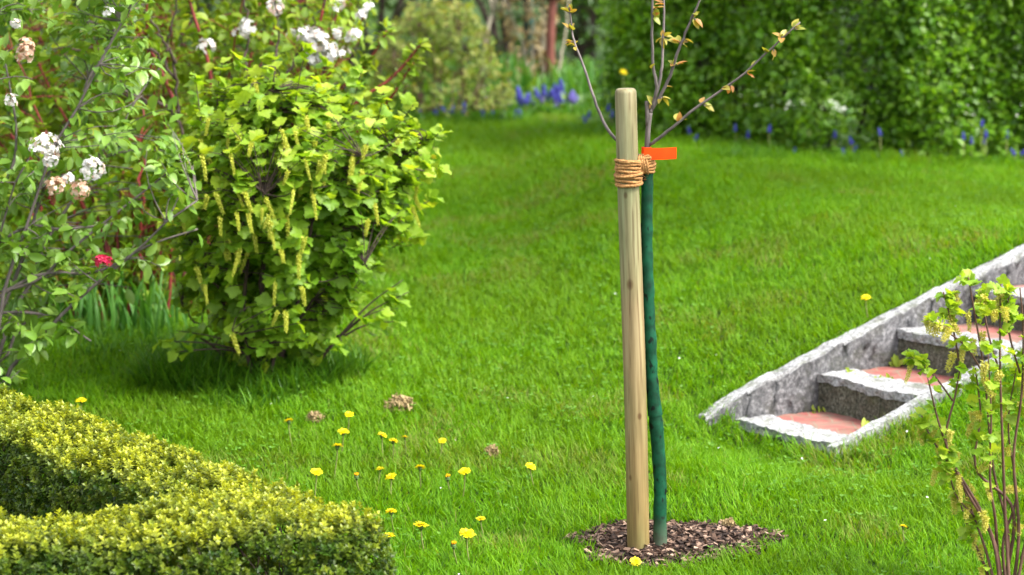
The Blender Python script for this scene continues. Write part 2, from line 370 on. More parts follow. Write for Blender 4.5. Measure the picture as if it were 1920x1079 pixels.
# ------------------------------------------------------------------ shrub builder
def grow(base, targets, nst, r0, spread=.06, lift=.45, sway=.05):
    """main stems to far-apart targets, twigs to all the others. returns stems(list of arrays), twigs (stem index, points), dirs"""
    targets = np.asarray(targets, float); N = len(targets)
    idx = [int(np.argmax(targets[:, 2]))]; dd = np.linalg.norm(targets - targets[idx[0]], axis=1)
    for _ in range(nst - 1):
        i = int(np.argmax(dd)); idx.append(i); dd = np.minimum(dd, np.linalg.norm(targets - targets[i], axis=1))
    stems = []; SP = []; SI = []; SR_ = []
    for k, i in enumerate(idx):
        t = targets[i]; a = np.arctan2(t[1] - base[1], t[0] - base[0]) + rng.normal() * .3
        b = base + np.array([math.cos(a), math.sin(a), 0]) * spread * rng.uniform(.2, 1)
        hgt = t[2] - b[2]
        c1 = b + np.array([(t[0] - b[0]) * .18, (t[1] - b[1]) * .18, hgt * lift]) + rng.normal(size=3) * sway
        u = np.linspace(0, 1, 14)[:, None]
        pts = (1 - u) ** 2 * b + 2 * u * (1 - u) * c1 + u ** 2 * t
        pts[1:-1] += (rng.normal(size=(12, 3)) * sway * .12)
        pts[0, 2] -= .03
        stems.append(pts); SP.append(pts[3:]); SI += [k] * 11
    SP = np.concatenate(SP); SI = np.array(SI)
    twigs = []; dirs = np.zeros((N, 3))
    for i in range(N):
        if i in idx:
            p = stems[idx.index(i)]; dirs[i] = p[-1] - p[-2]; continue
        d = SP - targets[i]; dist = np.linalg.norm(d, axis=1) + np.maximum(d[:, 2], 0) * 1.5
        j = int(np.argmin(dist)); s = SP[j]; t = targets[i]
        mid = (s + t) / 2 + rng.normal(size=3) * sway * .5 + np.array([0, 0, .12 * np.linalg.norm(t - s)])
        u = np.linspace(0, 1, 5)[:, None]
        q = (1 - u) ** 2 * s + 2 * u * (1 - u) * mid + u ** 2 * t
        twigs.append((SI[j], q)); dirs[i] = q[-1] - q[-2]
    return stems, twigs, norm(dirs)
def stem_parts(parent, stems, twigs, r0, mat, name='stem', rt=.0016, seg=7):
    for k, s in enumerate(stems):
        n = len(s); parts = [tube(s, r0 * rng.uniform(.75, 1.1) * np.linspace(1, .28, n) ** .9, seg)]
        parts += [tube(q, np.linspace(rt * 1.5, rt * .7, len(q)), 4, False) for i, q in twigs if i == k]
        local_mesh(name, cat(*parts), mat, parent)
def clusters(pos, dirs, n, size, tmpl, spread=1.0, up=.9, out=None, back=.05, new=0.0, vmean=None, droop=0.0):
    """n leaves round each twig end"""
    N = len(pos); p = np.repeat(pos, n, 0); d = np.repeat(dirs, n, 0)
    r = rdirs(N * n); r = norm(r - (r * d).sum(1, keepdims=True) * d)
    t = rng.random((N * n, 1))
    pp = p - d * t * back
    ld = norm(d * (.9 - .7 * t) + r * spread + np.array([0, 0, -droop]))
    nn = norm(np.array([0, 0, up]) + rdirs(N * n) * .55 + (0 if out is None else np.repeat(out, n, 0) * .6))
    s = size * rng.uniform(.55, 1.15, N * n)
    cv = np.repeat(rng.random(N), n) * .5 + rng.random(N * n) * .5 if vmean is None else np.clip(np.repeat(vmean, n) + rng.normal(size=N * n) * .2, 0, 1)
    a = np.clip(np.repeat(new if np.ndim(new) else np.full(N, new), n) * (1 - t[:, 0]) * rng.random(N * n) * 1.6, 0, 1)
    return inst(tmpl, pp + ld * s[:, None] * .12, frames(ld, nn), s, v=cv, a=a)

# ------------------------------------------------------------------ SETTING: ground
def stair_uv(x, y):
    return (x - SX) * SD[0] + (y - SY) * SD[1], (x - SX) * SL[0] + (y - SY) * SL[1]
def in_stair(x, y, g=0.0):
    u, l = stair_uv(x, y); return (u > -.02 - g) & (u < NST * ST + .2) & (l > -.062 - g) & (l < SW + .035 + g)
xs = np.concatenate([np.linspace(-60, -6, 20)[:-1], np.linspace(-6, -2.6, 35)[:-1], np.arange(-2.6, 3.0, .03), np.linspace(3.0, 8, 40)[1:], np.linspace(8, 60, 20)[1:]])
ys = np.concatenate([np.linspace(-20, 4.6, 25)[:-1], np.arange(4.6, 11, .03), np.linspace(11, 18, 120)[1:], np.linspace(18, 120, 40)[1:]])
X, Y = np.meshgrid(xs, ys); Z = T(X, Y)
u_, l_ = stair_uv(X, Y)
cut = (u_ > 0) & (u_ < NST * ST + .15) & (l_ > -.042) & (l_ < SW + .01)
Z = np.where(cut, np.minimum(Z, SZ + SR * u_ / ST - .30), Z)
nx, ny = len(xs), len(ys); idx = np.arange(nx * ny).reshape(ny, nx)
a, b, c, d = idx[:-1, :-1].ravel(), idx[:-1, 1:].ravel(), idx[1:, 1:].ravel(), idx[1:, :-1].ravel()
tag(link('ground', mesh('ground', np.stack([X, Y, Z], -1), np.concatenate([np.stack([a, b, c], 1), np.stack([a, c, d], 1)]), M['ground'], None, True)),
    'turf soil under the sloping lawn', 'ground', kind='structure')

# hedge lines
BOX = np.array([(-2.5, 7.8), (-.45, 5.61), (-2.5, 5.11)])
def dist_poly(x, y, poly):
    dm = np.full(np.shape(x), 9e9)
    for (x0, y0), (x1, y1) in zip(poly[:-1], poly[1:]):
        dx, dy = x1 - x0, y1 - y0; t = np.clip(((x - x0) * dx + (y - y0) * dy) / (dx * dx + dy * dy), 0, 1)
        dm = np.minimum(dm, np.hypot(x - x0 - t * dx, y - y0 - t * dy))
    return dm
def in_box_bed(x, y):   # triangle between the two arms
    t = (-.45 - x) / 2.05
    return (t > 0) & (y < 5.61 + t * 2.19) & (y > 5.61 - t * .5)
MC = G(1256, 1026); MRX, MRY = .278, .178
def mulch_r(x, y):
    a = np.arctan2((y - MC[1]) / MRY, (x - MC[0]) / MRX)
    return np.hypot((x - MC[0]) / MRX, (y - MC[1]) / MRY) / (1 + .10 * np.sin(3 * a + 1) + .06 * np.sin(7 * a))
# soil under the tree
r = np.linspace(0, 1, 14); th = np.arange(72) / 72 * 2 * PI
RR, TH = np.meshgrid(r, th); k = 1 + .10 * np.sin(3 * TH + 1) + .06 * np.sin(7 * TH)
mx, my = MC[0] + MRX * 1.03 * RR * k * np.cos(TH), MC[1] + MRY * 1.03 * RR * k * np.sin(TH)
mz = T(mx, my) + .004 + .016 * (1 - RR ** 2) + .006 * rng.random(mx.shape) * (RR < .98)
i, j = np.meshgrid(np.arange(72), np.arange(13), indexing='ij'); q = lambda i, j: (i % 72) * 14 + j
F = np.concatenate([np.stack([q(i, j), q(i, j + 1), q(i + 1, j + 1)], -1).reshape(-1, 3), np.stack([q(i, j), q(i + 1, j + 1), q(i + 1, j)], -1).reshape(-1, 3)])
tag(link('soil_patch', mesh('soil_patch', np.stack([mx, my, mz], -1), F, M['soil'], None, True)), 'round patch of dark soil around the young tree', 'soil', kind='structure')
n = 1500
rr = np.sqrt(rng.random(n)) * 1.02; tt = rng.random(n) * 2 * PI; kk = 1 + .10 * np.sin(3 * tt + 1) + .06 * np.sin(7 * tt)
cx, cy = MC[0] + MRX * rr * kk * np.cos(tt), MC[1] + MRY * rr * kk * np.sin(tt)
cz = T(cx, cy) + .008 + .016 * (1 - rr ** 2) + .008 * rng.random(n)
CH = box((0, 0, 0), (.5, .5, .5))[:2]
dd = rdirs(n) * np.array([1, 1, .35])
sz = np.stack([rng.uniform(.005, .013, n), rng.uniform(.008, .032, n), rng.uniform(.001, .004, n)], -1)
V, F, A = inst(CH, np.stack([cx, cy, cz], -1), frames(dd, np.array([0, 0, 1.]) + rng.normal(size=(n, 3)) * .35), sz, v=rng.random(n) ** 1.9, a=np.zeros(n))
tag(link('wood_chips', mesh('wood_chips', V, F, M['chip'], A)), 'brown wood chips covering the soil around the young tree', 'wood chips', kind='stuff')

# ------------------------------------------------------------------ lawn grass
HF = np.array([G(u, v)[:2] for u, v in ((1092, 253), (1250, 276), (1500, 303), (1700, 314), (1925, 323))]); HF = np.concatenate([HF, HF[-1:] + [(1.6, .15)]]); print(HF)       # foot of the tall hedge, lawn side
def hedge_side(x, y):     # >0 behind the foot line of the hedge
    return y - np.interp(x, HF[:, 0], HF[:, 1])
BLADE = (np.array([(-.5, 0, 0), (.5, 0, 0), (-.42, .5, .05), (.42, .5, .05), (0, 1, .28)], float), np.array([(0, 1, 3), (0, 3, 2), (2, 3, 4)]))
def lawn(n, dens_pow):
    y = 5.1 + (15.2 - 5.1) * rng.random(n * 3)
    x = (rng.random(n * 3) * 2 - 1) * (.2118 * 15.2 * 1.3 + 1.6)
    ov_ = np.abs(x) - (.2118 * y * 1.15 + .2); keep = (ov_ < 2.6) & (rng.random(n * 3) < np.where(ov_ > 0, .45, 1)) & (rng.random(n * 3) < (5.6 / y) ** dens_pow)
    keep &= ~in_stair(x, y) & ~((dist_poly(x, y, BOX) < .12) | in_box_bed(x, y))
    keep &= mulch_r(x, y) > 1 + .34 * (rng.random(n * 3) - .5) + .45 * (vnoise(np.stack([x, y, 0 * x], -1), 16) - .55)
    keep &= ~((hedge_side(x, y) > .55) & (x > .36))
    keep &= ~((y > 14.0) & (rng.random(n * 3) < .5))
    return x[keep], y[keep]
x, y = lawn(860000, 1.0)
n = len(x); print('grass blades', n)
p3 = np.stack([x, y, T(x, y)], -1)
tuft = vnoise(np.stack([x, y, 0 * x], -1), 9.0); big = vnoise(np.stack([x, y, 0 * x], -1), 1.6)
fx = (y / 6.5)
hgt = rng.uniform(.03, .066, n) * (.56 + .28 * tuft + .22 * big) * fx ** .15
edge = np.exp(-(hedge_side(x, y) / .22) ** 2) * (x > .3)                   # uncut along hedge, stair and box edging
u1, l1 = stair_uv(x, y)
edge = np.maximum(edge, .5 * np.exp(-((np.maximum(np.abs(l1 - SW / 2) - SW / 2 - .06, 0)) / .07) ** 2) * (u1 > -.1) * (u1 < 2) * (l1 > SW / 2))
edge = np.maximum(edge, .6 * np.exp(-(np.abs(u1 + .03) / .06) ** 2) * (l1 > -.1) * (l1 < SW + .1))
hgt *= 1 + .9 * edge
wd = rng.uniform(.0022, .0042, n) * fx ** .75
az = rng.random(n) * 2 * PI; lean = rng.uniform(.1, .95, n)
clump = vnoise(np.stack([x, y, 0 * x], -1), 14.0) * 2 * PI * 2
az = np.where(rng.random(n) < .5, clump, az)
dirv = np.stack([np.cos(az) * lean, np.sin(az) * lean, np.ones(n)], -1)
nrm = np.stack([np.cos(az + rng.normal(size=n) * .5), np.sin(az + rng.normal(size=n) * .5), np.full(n, -.2)], -1)
sc = np.stack([wd, hgt, hgt], -1)
dry = (rng.random(n) < .035 + .45 * smooth(.66, .8, vnoise(np.stack([x, y, 0 * x + 5], -1), 4.0))) * rng.uniform(.4, 1, n)
V, F, A = inst(BLADE, p3, frames(dirv, nrm), sc, v=np.clip(rng.random(n) * .75 + .25 * tuft, 0, 1), a=dry)
tag(link('lawn_grass', mesh('lawn_grass', V, F, M['grass'], A)), 'bright green lawn grass over the whole slope', 'grass', kind='stuff')
# clover and broad-leaved weeds among the grass
x, y = lawn(18000, 1.6); m_ = vnoise(np.stack([x, y, 0 * x + 3], -1), 2.2) > .47; x, y = x[m_], y[m_]; n = len(x)
p3 = np.stack([x, y, T(x, y) + rng.uniform(.02, .045, n)], -1)
az = rng.random(n) * 2 * PI; parts = []
for q in range(3):
    aa = az + q * 2.1
    dv = np.stack([np.cos(aa), np.sin(aa), rng.uniform(-.1, .35, n)], -1)
    parts.append(inst(CUP, p3, frames(dv, np.array([0, 0, 1.]) + rng.normal(size=(n, 3)) * .25), rng.uniform(.007, .014, n) * (y / 6.5) ** .4, v=rng.random(n), a=np.zeros(n)))
V, F, A = cat(*parts)
tag(link('lawn_clover', mesh('lawn_clover', V, F, M['clover'], A, True)), 'clover and small broad-leaved weeds mixed into the lawn', 'clover', kind='stuff')

# ------------------------------------------------------------------ stake, tree, rope, label
SB = G(1197, 1040); YST = SB[1]
top = P(1174.5, 166, YST); SB = SB - np.array([0, 0, .03])
hs = top - SB; Ls = np.linalg.norm(hs); ax = hs / Ls
zz = np.concatenate([np.linspace(0, 1, 40) * (Ls - .012), [Ls - .007, Ls - .002, Ls]]); rad = .0305 - .0016 * zz / Ls
rad[-3:] = [rad[-4] - .001, rad[-4] - .004, rad[-4] - .008]
seg = 40; aa = np.arange(seg) / seg * 2 * PI
wob = 1 + .018 * np.sin(2 * aa[None] + 3 * zz[:, None]) + .012 * np.sin(3 * aa[None] - 5 * zz[:, None])
V = np.stack([np.cos(aa)[None] * rad[:, None] * wob, np.sin(aa)[None] * rad[:, None] * wob, np.repeat(zz[:, None], seg, 1)], -1)
V[:, :, 0] += (.003 * np.sin(zz * 4.0))[:, None]
m_ = len(zz); V = np.concatenate([V.reshape(-1, 3), [[V[-1, :, 0].mean(), 0, Ls]]])
i, j = np.meshgrid(np.arange(m_ - 1), np.arange(seg), indexing='ij'); k = (j + 1) % seg
F = np.concatenate([np.stack([i * seg + j, i * seg + k, (i + 1) * seg + k], -1).reshape(-1, 3), np.stack([i * seg + j, (i + 1) * seg + k, (i + 1) * seg + j], -1).reshape(-1, 3),
                    np.stack([(m_ - 1) * seg + np.arange(seg), (m_ - 1) * seg + (np.arange(seg) + 1) % seg, np.full(seg, m_ * seg)], -1)])
stake = link('wooden_stake', mesh('wooden_stake', V, F, M['wood'], None, True), None, SB)
stake.rotation_euler = (math.atan2(-ax[1], ax[2]), math.atan2(ax[0], ax[2]), 0)
tag(stake, 'round pale timber stake standing beside the young tree', 'stake')
def stake_at(v):   # centre of the stake at image row v
    t = np.clip((1040 - v) / (1040 - 166.), 0, 1); return SB + np.array([0, 0, .03]) + t * (top - SB - np.array([0, 0, .03]))

YT = YST + .012
tb = G(1237, 1040); tb[1] = YT; tb[2] = float(T(tb[0], YT))
tree = empty('young_tree', tb, 'slim young fruit tree with its trunk in green wrapping, tied to the stake', 'tree')
tw = [(1237, 1046), (1237, 960), (1237, 900), (1231, 810), (1223, 725), (1219, 650), (1215, 560), (1212, 450), (1213, 360), (1213, 308)]
tp = catmull([P(u, v, YT) for u, v in tw], 60)
wr = np.linspace(.0185, .0158, 60); wr[20:24] += .0012; wr[0:6] += np.linspace(.003, 0, 6)
wr = wr + .0007 * np.sin(np.arange(60) * 1.9) + .0006 * rng.normal(size=60)
local_mesh('trunk_wrap', tube(tp, wr, 22), M['wrap'], tree)
ov = tp[19:23]; ovp = tube(catmull(ov, 10), np.linspace(.0185, .0188, 10), 22, False)
local_mesh('wrap_band', tube(catmull(tp[22:25], 8), np.linspace(.0200, .0187, 8), 22, False), M['wrap'], tree)
trunk = catmull([P(1213, 330, YT), P(1213, 275, YT), P(1215, 240, YT), P(1219, 212, YT)], 16)
stub = catmull([P(1214, 236, YT), P(1213, 210, YT), P(1212, 190, YT)], 6)
local_mesh('trunk', cat(tube(tp[:55], .012, 8), tube(trunk, np.linspace(.0085, .0062, 16), 12), tube(stub, [.0062, .0058, .0056, .0056, .0056, .0052], 10)), M['greybark'], tree)
def mk_branch(pts, r0, r1, y0=YT, y1=None, leaves=()):
    y1 = y0 if y1 is None else y1; n = len(pts)
    pp = np.array([P(u, v, y0 + (y1 - y0) * i / (n - 1)) for i, (u, v) in enumerate(pts)])
    c = catmull(pp, 26); c[1:-1] += rng.normal(size=(24, 3)) * .0006
    rr = np.linspace(r0, r1, 26)
    knots = [tube(c, rr, 8)]
    pos = []; dr = []; cnt = []
    for (lu, lv, k) in leaves:
        i = int(np.argmin([np.linalg.norm(np.array(proj(q)) - (lu, lv)) for q in c])); i = min(max(i, 1), 24)
        off = P(lu, lv, c[i][1]) - c[i]; t = norm(c[i + 1] - c[i - 1])
        for q in range(k):
            d_ = norm(off / .03 + t * .5 + rng.normal(size=3) * .55); pos.append(c[i] + off * .25); dr.append(d_)
    knots += [tube(np.stack([p_, p_ + d_ * .007]), [.0024, .001], 5) for p_, d_ in zip(pos[::2], dr[::2])]
    br = local_mesh('branch', cat(*knots), M['greybark'], tree)
    if pos:
        pos = np.array(pos); dr = np.array(dr); N = len(pos)
        s = rng.uniform(.017, .033, N)
        V, F, A = inst(OVAL, pos, frames(dr, np.array([0, -.2, 1.]) + rdirs(N) * .6), s, v=rng.random(N), a=(rng.random(N) < .5) * rng.random(N))
        lf = mesh('leaves', V - np.array(tree.location), F, M['bronze'], A, True)
        lo = link('leaves', lf, br)
def proj(q):
    x, y, z = q[0], q[1], q[2] - CAMH
    c_ = y * math.cos(PITCH) - z * math.sin(PITCH); up = y * math.sin(PITCH) + z * math.cos(PITCH)
    return 959.5 + FPX * x / c_, 539.5 - FPX * up / c_
mk_branch([(1219, 214), (1227, 185), (1231, 160), (1224, 125), (1222, 80), (1223, 20), (1221, -60)], .0052, .0028, YT, YT - .05,
          [(1232, 18, 4), (1228, 28, 3), (1220, 130, 1), (1236, -20, 4)])
mk_branch([(1224, 195), (1236, 155), (1241, 120), (1243, 70), (1244, 10), (1243, -60)], .0046, .0026, YT, YT + .06,
          [(1240, 72, 5), (1248, 78, 2), (1247, 10, 2), (1252, 68, 2)])
mk_branch([(1221, 208), (1240, 175), (1256, 142), (1268, 105), (1282, 70), (1296, 35), (1312, 0), (1330, -50)], .005, .0026, YT, YT - .08,
          [(1268, 75, 3), (1278, 84, 3), (1290, 82, 1), (1268, 120, 3), (1284, 126, 2), (1262, 106, 1), (1306, 40, 3), (1318, 42, 1), (1298, 28, 1), (1248, 190, 3), (1252, 166, 1), (1222, 196, 2)])
mk_branch([(1215, 274), (1232, 262), (1262, 238), (1300, 206), (1345, 175), (1395, 138), (1440, 96), (1500, 42)], .0050, .0022, YT, YT - .12,
          [(1270, 222, 3), (1264, 216, 1), (1318, 192, 2), (1330, 206, 3), (1352, 155, 2), (1372, 168, 2), (1408, 126, 1), (1412, 148, 3), (1404, 140, 1), (1436, 97, 2), (1452, 106, 2), (1462, 66, 3), (1470, 62, 2), (1500, 38, 3), (1512, 52, 3)])
mk_branch([(1211, 300), (1180, 282), (1150, 258), (1128, 222), (1110, 176), (1096, 130), (1080, 90), (1072, 60), (1067, 14)], .0052, .0024, YT + .005, YT + .16,
          [(1072, 88, 4), (1060, 82, 3), (1084, 78, 2), (1070, 55, 4), (1056, 52, 2), (1068, 18, 4), (1080, 14, 3), (1058, 12, 2)])

# rope: turns round the stake, crossing turns round the tree
sc_ = stake_at(318); rope = empty('coir_rope', sc_, 'brown coir rope wound in many turns round the stake and knotted round the trunk', 'rope')
def strand(c, r, tw_=300, seg=8):
    """twisted rope along a curve"""
    V, F, A = tube(c, r, seg); m_ = len(c); Vr = V[:m_ * seg].reshape(m_, seg, 3); cc = np.asarray(c)[:, None]
    L = np.concatenate([[0], np.cumsum(np.linalg.norm(np.diff(c, axis=0), axis=1))])
    k = 1 + .18 * np.sin(3 * (np.arange(seg) / seg * 2 * PI)[None] + L[:, None] * tw_)
    V[:m_ * seg] = (cc + (Vr - cc) * k[:, :, None]).reshape(-1, 3); return V, F, A
turns = 7.5; t = np.linspace(0, 1, 420); ph = t * turns * 2 * PI + 2.5
v0, v1 = 296, 342; hz = np.array([stake_at(v0 + (v1 - v0) * q) for q in t])
rr = .0325 + .0011 * np.sin(ph * 1.7) + .0008 * np.sin(ph * 3.1 + 1)
hx = hz + np.stack([np.cos(ph) * rr, np.sin(ph) * rr, .0016 * np.sin(ph + 1) + .0014 * np.sin(2.3 * ph)], -1)
parts = [strand(hx, .0044 + .0004 * np.sin(t * 50))]
# a second, looser turn at the lower edge and one slanting over
for v_, tilt, r_ in ((341, .004, .034), (300, -.004, .0345), (322, .007, .0368)):
    p_ = np.linspace(0, 2 * PI, 70); c0 = stake_at(v_)
    parts.append(strand(c0 + np.stack([np.cos(p_) * r_, np.sin(p_) * r_, tilt * np.sin(p_ * 1 + .8)], -1), .0042))
hair = []
for q in range(150):
    i = rng.integers(0, len(hx)); d_ = norm(hx[i] - hz[i] + rng.normal(size=3) * .014); L_ = rng.uniform(.004, .013)
    a_ = hx[i] + d_ * .003; hair.append(tube(np.stack([a_, a_ + d_ * L_ * .5 + rng.normal(size=3) * .001, a_ + d_ * L_ + rng.normal(size=3) * .004]), [.0005, .0004, .0002], 3, False))
local_mesh('stake_winding', cat(*parts, *hair), M['rope'], rope)
kc = P(1212, 306, YT); parts = []
for q in range(7):   # upright loops passing round the trunk and back between tree and stake
    p_ = np.linspace(0, 2 * PI, 60); tl = .25 + .16 * (q - 3); rr = .0185 + .0014 * (q % 3)
    loc = np.stack([np.cos(p_) * rr * 1.02, np.sin(p_) * (rr + .003), np.sin(p_ + .5 * q) * .005 + np.cos(p_) * .012 * (tl - .25)], -1)
    parts.append(strand(kc + loc + np.array([0, 0, (q - 3) * .0052]), .0042))
for q in range(4):   # crossing turns between stake and tree
    p_ = np.linspace(0, 2 * PI, 50); rr = .017 + .0015 * q
    mid = (kc + stake_at(306)) / 2 + np.array([.006 + .004 * q, 0, 0])
    parts.append(strand(mid + np.stack([np.sin(p_ * 2) * .003 + .002 * q, np.cos(p_) * .021, np.sin(p_) * rr * 1.25], -1), .0042))
for q in range(50):
    d_ = rdirs(1)[0]; a_ = kc + d_ * np.array([.022, .024, .02]); hair.append(None)
    parts.append(tube(np.stack([a_, a_ + d_ * .004, a_ + d_ * .009 + rng.normal(size=3) * .003]), [.0005, .0004, .0002], 3, False))
local_mesh('tree_knot', cat(*parts), M['rope'], rope)
# orange label strip: loop round the trunk and a flat tongue
kt = P(1210, 287, YT); tg = empty('plant_label', kt, 'bright orange plastic plant label looped round the trunk above the rope', 'label')
p_ = np.linspace(-.3, 2 * PI - .3, 40); hh = .0155
ring = np.stack([np.cos(p_) * .0125, np.sin(p_) * .0125, 0 * p_], -1) + kt + np.array([.002, 0, 0])
a0 = P(1207, 288, YT - .020); a1 = P(1268, 288, YT - .032)
u = np.linspace(0, 1, 14)[:, None]; tong = a0 + (a1 - a0) * u + np.array([0, -.0022, 0]) * np.sin(u * PI) + np.array([0, 0, -.0012]) * np.sin(u * 4)
def strip(c, h, th=.0007):
    tn = norm(np.gradient(c, axis=0)); up = np.array([0, 0, 1.]); nn = norm(np.cross(tn, up))
    L = [c + up * h - nn * th, c - up * h - nn * th, c - up * h + nn * th, c + up * h + nn * th]
    V = np.stack(L, 1).reshape(-1, 3); F = []
    for i in range(len(c) - 1):
        for k in range(4):
            A_, B_ = i * 4 + k, i * 4 + (k + 1) % 4; F += [[A_, B_, B_ + 4], [A_, B_ + 4, A_ + 4]]
    e = (len(c) - 1) * 4; F += [[0, 2, 1], [0, 3, 2], [e, e + 1, e + 2], [e, e + 2, e + 3]]
    return V, np.array(F), {}
local_mesh('loop', strip(ring, hh), M['tag'], tg, False)
local_mesh('tongue', strip(tong, hh), M['tag'], tg, False)

# ------------------------------------------------------------------ stone steps
steps = empty('stone_steps', (SX, SY, SZ), 'short flight of granite steps with red brick treads climbing the lawn', 'steps')
def sp(u, l, z): return np.array([SX, SY, 0]) + np.array([*(SD * u + SL * l), z])
def slab(us, ls, z_lo, z_hi, nu=24, nl=4, amp=.004, slope=0.0, taper=0.0):
    """rough-hewn block in stair coordinates, finely divided; z may rise with u"""
    U = np.linspace(us[0], us[1], nu); L = np.linspace(ls[0], ls[1], nl)
    parts = []
    def sheet(fn, A_, B_, flip):
        a_, b_ = np.meshgrid(A_, B_, indexing='ij'); p = fn(a_, b_); q = p.reshape(-1, 3)
        jit = (vnoise(q, 30) - .5)[:, None] * amp * 2 + (vnoise(q + 3, 75) - .5)[:, None] * amp * 1.1 + (vnoise(q + 7, 9) - .5)[:, None] * np.array([.6, .6, 1]) * amp * 2
        q = q + jit
        i, j = np.meshgrid(np.arange(len(A_) - 1), np.arange(len(B_) - 1), indexing='ij'); n_ = len(B_)
        f = np.concatenate([np.stack([i * n_ + j, (i + 1) * n_ + j, (i + 1) * n_ + j + 1], -1).reshape(-1, 3), np.stack([i * n_ + j, (i + 1) * n_ + j + 1, i * n_ + j + 1], -1).reshape(-1, 3)])
        parts.append((q, f[:, ::-1] if flip else f, {}))
    W = np.linspace(0, 1, 16)
    zl = lambda u: z_lo + slope * u - taper * np.maximum(.10 - u, 0); zh = lambda u: z_hi + slope * u - taper * np.maximum(.10 - u, 0)
    mk = lambda u, l, z: np.stack([SX + SD[0] * u + SL[0] * l, SY + SD[1] * u + SL[1] * l, z], -1)
    sheet(lambda u, l: mk(u, l, zh(u)), U, L, True)
    sheet(lambda u, w_: mk(u, 0 * u + ls[0], zl(u) + (zh(u) - zl(u)) * w_), U, W, True)
    sheet(lambda u, w_: mk(u, 0 * u + ls[1], zl(u) + (zh(u) - zl(u)) * w_), U, W, False)
    sheet(lambda l, w_: mk(0 * l + us[0], l, zl(us[0]) + (zh(us[0]) - zl(us[0])) * w_), L, W, False)
    sheet(lambda l, w_: mk(0 * l + us[1], l, zl(us[1]) + (zh(us[1]) - zl(us[1])) * w_), L, W, True)
    return cat(*parts)
top_u = NST * ST + .25
# wall along the lawn: rough face and a lighter flat top edge
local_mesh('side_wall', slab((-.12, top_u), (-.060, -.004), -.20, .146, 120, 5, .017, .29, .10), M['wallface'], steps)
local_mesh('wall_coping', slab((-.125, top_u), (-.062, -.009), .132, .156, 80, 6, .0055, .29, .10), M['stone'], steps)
local_mesh('kerb', slab((-.03, top_u), (SW + .002, SW + .040), -.20, .087, 70, 5, .005, .30), M['stone'], steps)
for k in range(NST + 1):
    zt = SZ + k * SR; u0 = k * ST
    js = [-.002, .155 + .03 * (k % 2), .325 - .02 * (k % 3), SW]
    for la, lb in zip(js[:-1], js[1:]):
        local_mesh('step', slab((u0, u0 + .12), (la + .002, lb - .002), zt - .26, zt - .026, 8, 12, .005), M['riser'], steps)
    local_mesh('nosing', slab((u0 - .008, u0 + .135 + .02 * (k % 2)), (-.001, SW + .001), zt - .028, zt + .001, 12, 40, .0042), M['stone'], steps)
    if k < NST:
        tr_ = slab((u0 + .125, u0 + ST + .004), (.001, SW), zt - .06, zt - .008, 10, 14, .003)
        V, F, A = tr_
        tp_ = local_mesh('paving', (V, F, A), M['brick'], steps)
# weeds growing out of the joints of the steps
def joint_weed(u, l, z, s, label):
    p_ = sp(u, l, z); o = empty('step_weed', p_, label, 'weed', 'weeds growing on the steps')
    n = 9; dv = np.stack([rng.normal(size=n) * .6, rng.normal(size=n) * .6, np.ones(n)], -1)
    V, F, A = inst(NARROW, np.repeat(p_[None], n, 0) + rng.normal(size=(n, 3)) * np.array([.015, .015, .002]), frames(dv, np.array([0, -1, .6]) + rdirs(n) * .4), s * rng.uniform(.6, 1.1, n), v=.4 + .6 * rng.random(n), a=rng.random(n))
    local_mesh('leaves', (V, F, A), M['dogwood'], o)
joint_weed(.25, SW - .09, SZ - .012, .055, 'largest yellow green weed on the lowest red tread, next to the kerb')
joint_weed(.31, SW - .03, SZ - .012, .045, 'small green weed in the corner of the lowest riser and the kerb')
joint_weed(ST - .03, .02, SZ - .01, .022, 'tiny weed where the lowest tread meets the wall')
joint_weed(ST + .10, .05, SZ + SR - .01, .03, 'small weed on the second tread beside the wall')
joint_weed(2 * ST - .03, .02, SZ + SR - .01, .05, 'dark weed in the corner of the second tread and wall')
joint_weed(ST + .14, .16, SZ + SR - .01, .028, 'yellowish weed between the bricks of the second tread')

# ------------------------------------------------------------------ dandelions
def dandelion_meshes():
    heads = []
    for vnt in range(3):
        parts = []
        for ringn, rr, el in ((26, .020, .12), (22, .017, .38), (16, .012, .75), (9, .007, 1.15)):
            a = np.arange(ringn) / ringn * 2 * PI + rng.random(ringn) * .2
            e = el + rng.normal(size=ringn) * .10
            dv = np.stack([np.cos(a) * np.cos(e), np.sin(a) * np.cos(e), np.sin(e)], -1)
            parts.append(inst(quad_strip([(.10, .5), (.11, .9)], .1, .25), np.zeros((ringn, 3)) + [0, 0, .004], frames(dv, np.array([0, 0, 1.]) + dv * -.2), rr * rng.uniform(.85, 1.1, ringn), v=rng.random(ringn), a=.0 + .2 * (el > 1) * rng.random(ringn)))
        V, F, A = cat(*parts); heads.append(mesh('flower_head', V, F, M['yellow'], A, True))
    n = 12; a = np.arange(n) / n * 2 * PI
    dv = np.stack([np.cos(a), np.sin(a), np.where(np.arange(n) % 2, .7, -.7)], -1)
    V, F, A = cat(inst(OVAL_LO, np.zeros((n, 3)), frames(dv, np.array([0, 0, -1.]) + 0 * dv), np.full(n, .012), v=a * 0),
                  tube([(0, 0, -.010), (0, 0, -.004), (0, 0, .003)], [.003, .006, .0075], 10))
    br = mesh('bracts', V, F, M['bract'], None, True)
    V, F, A = tube(catmull([(.012, .004, -1), (.006, 0, -.6), (.001, 0, -.25), (0, 0, 0)], 10), .0019, 6)
    sk = mesh('stalk', V * [1, 1, 1], F, M['stalk'], None, True)
    return heads, br, sk
DH, DB, DS = dandelion_meshes()
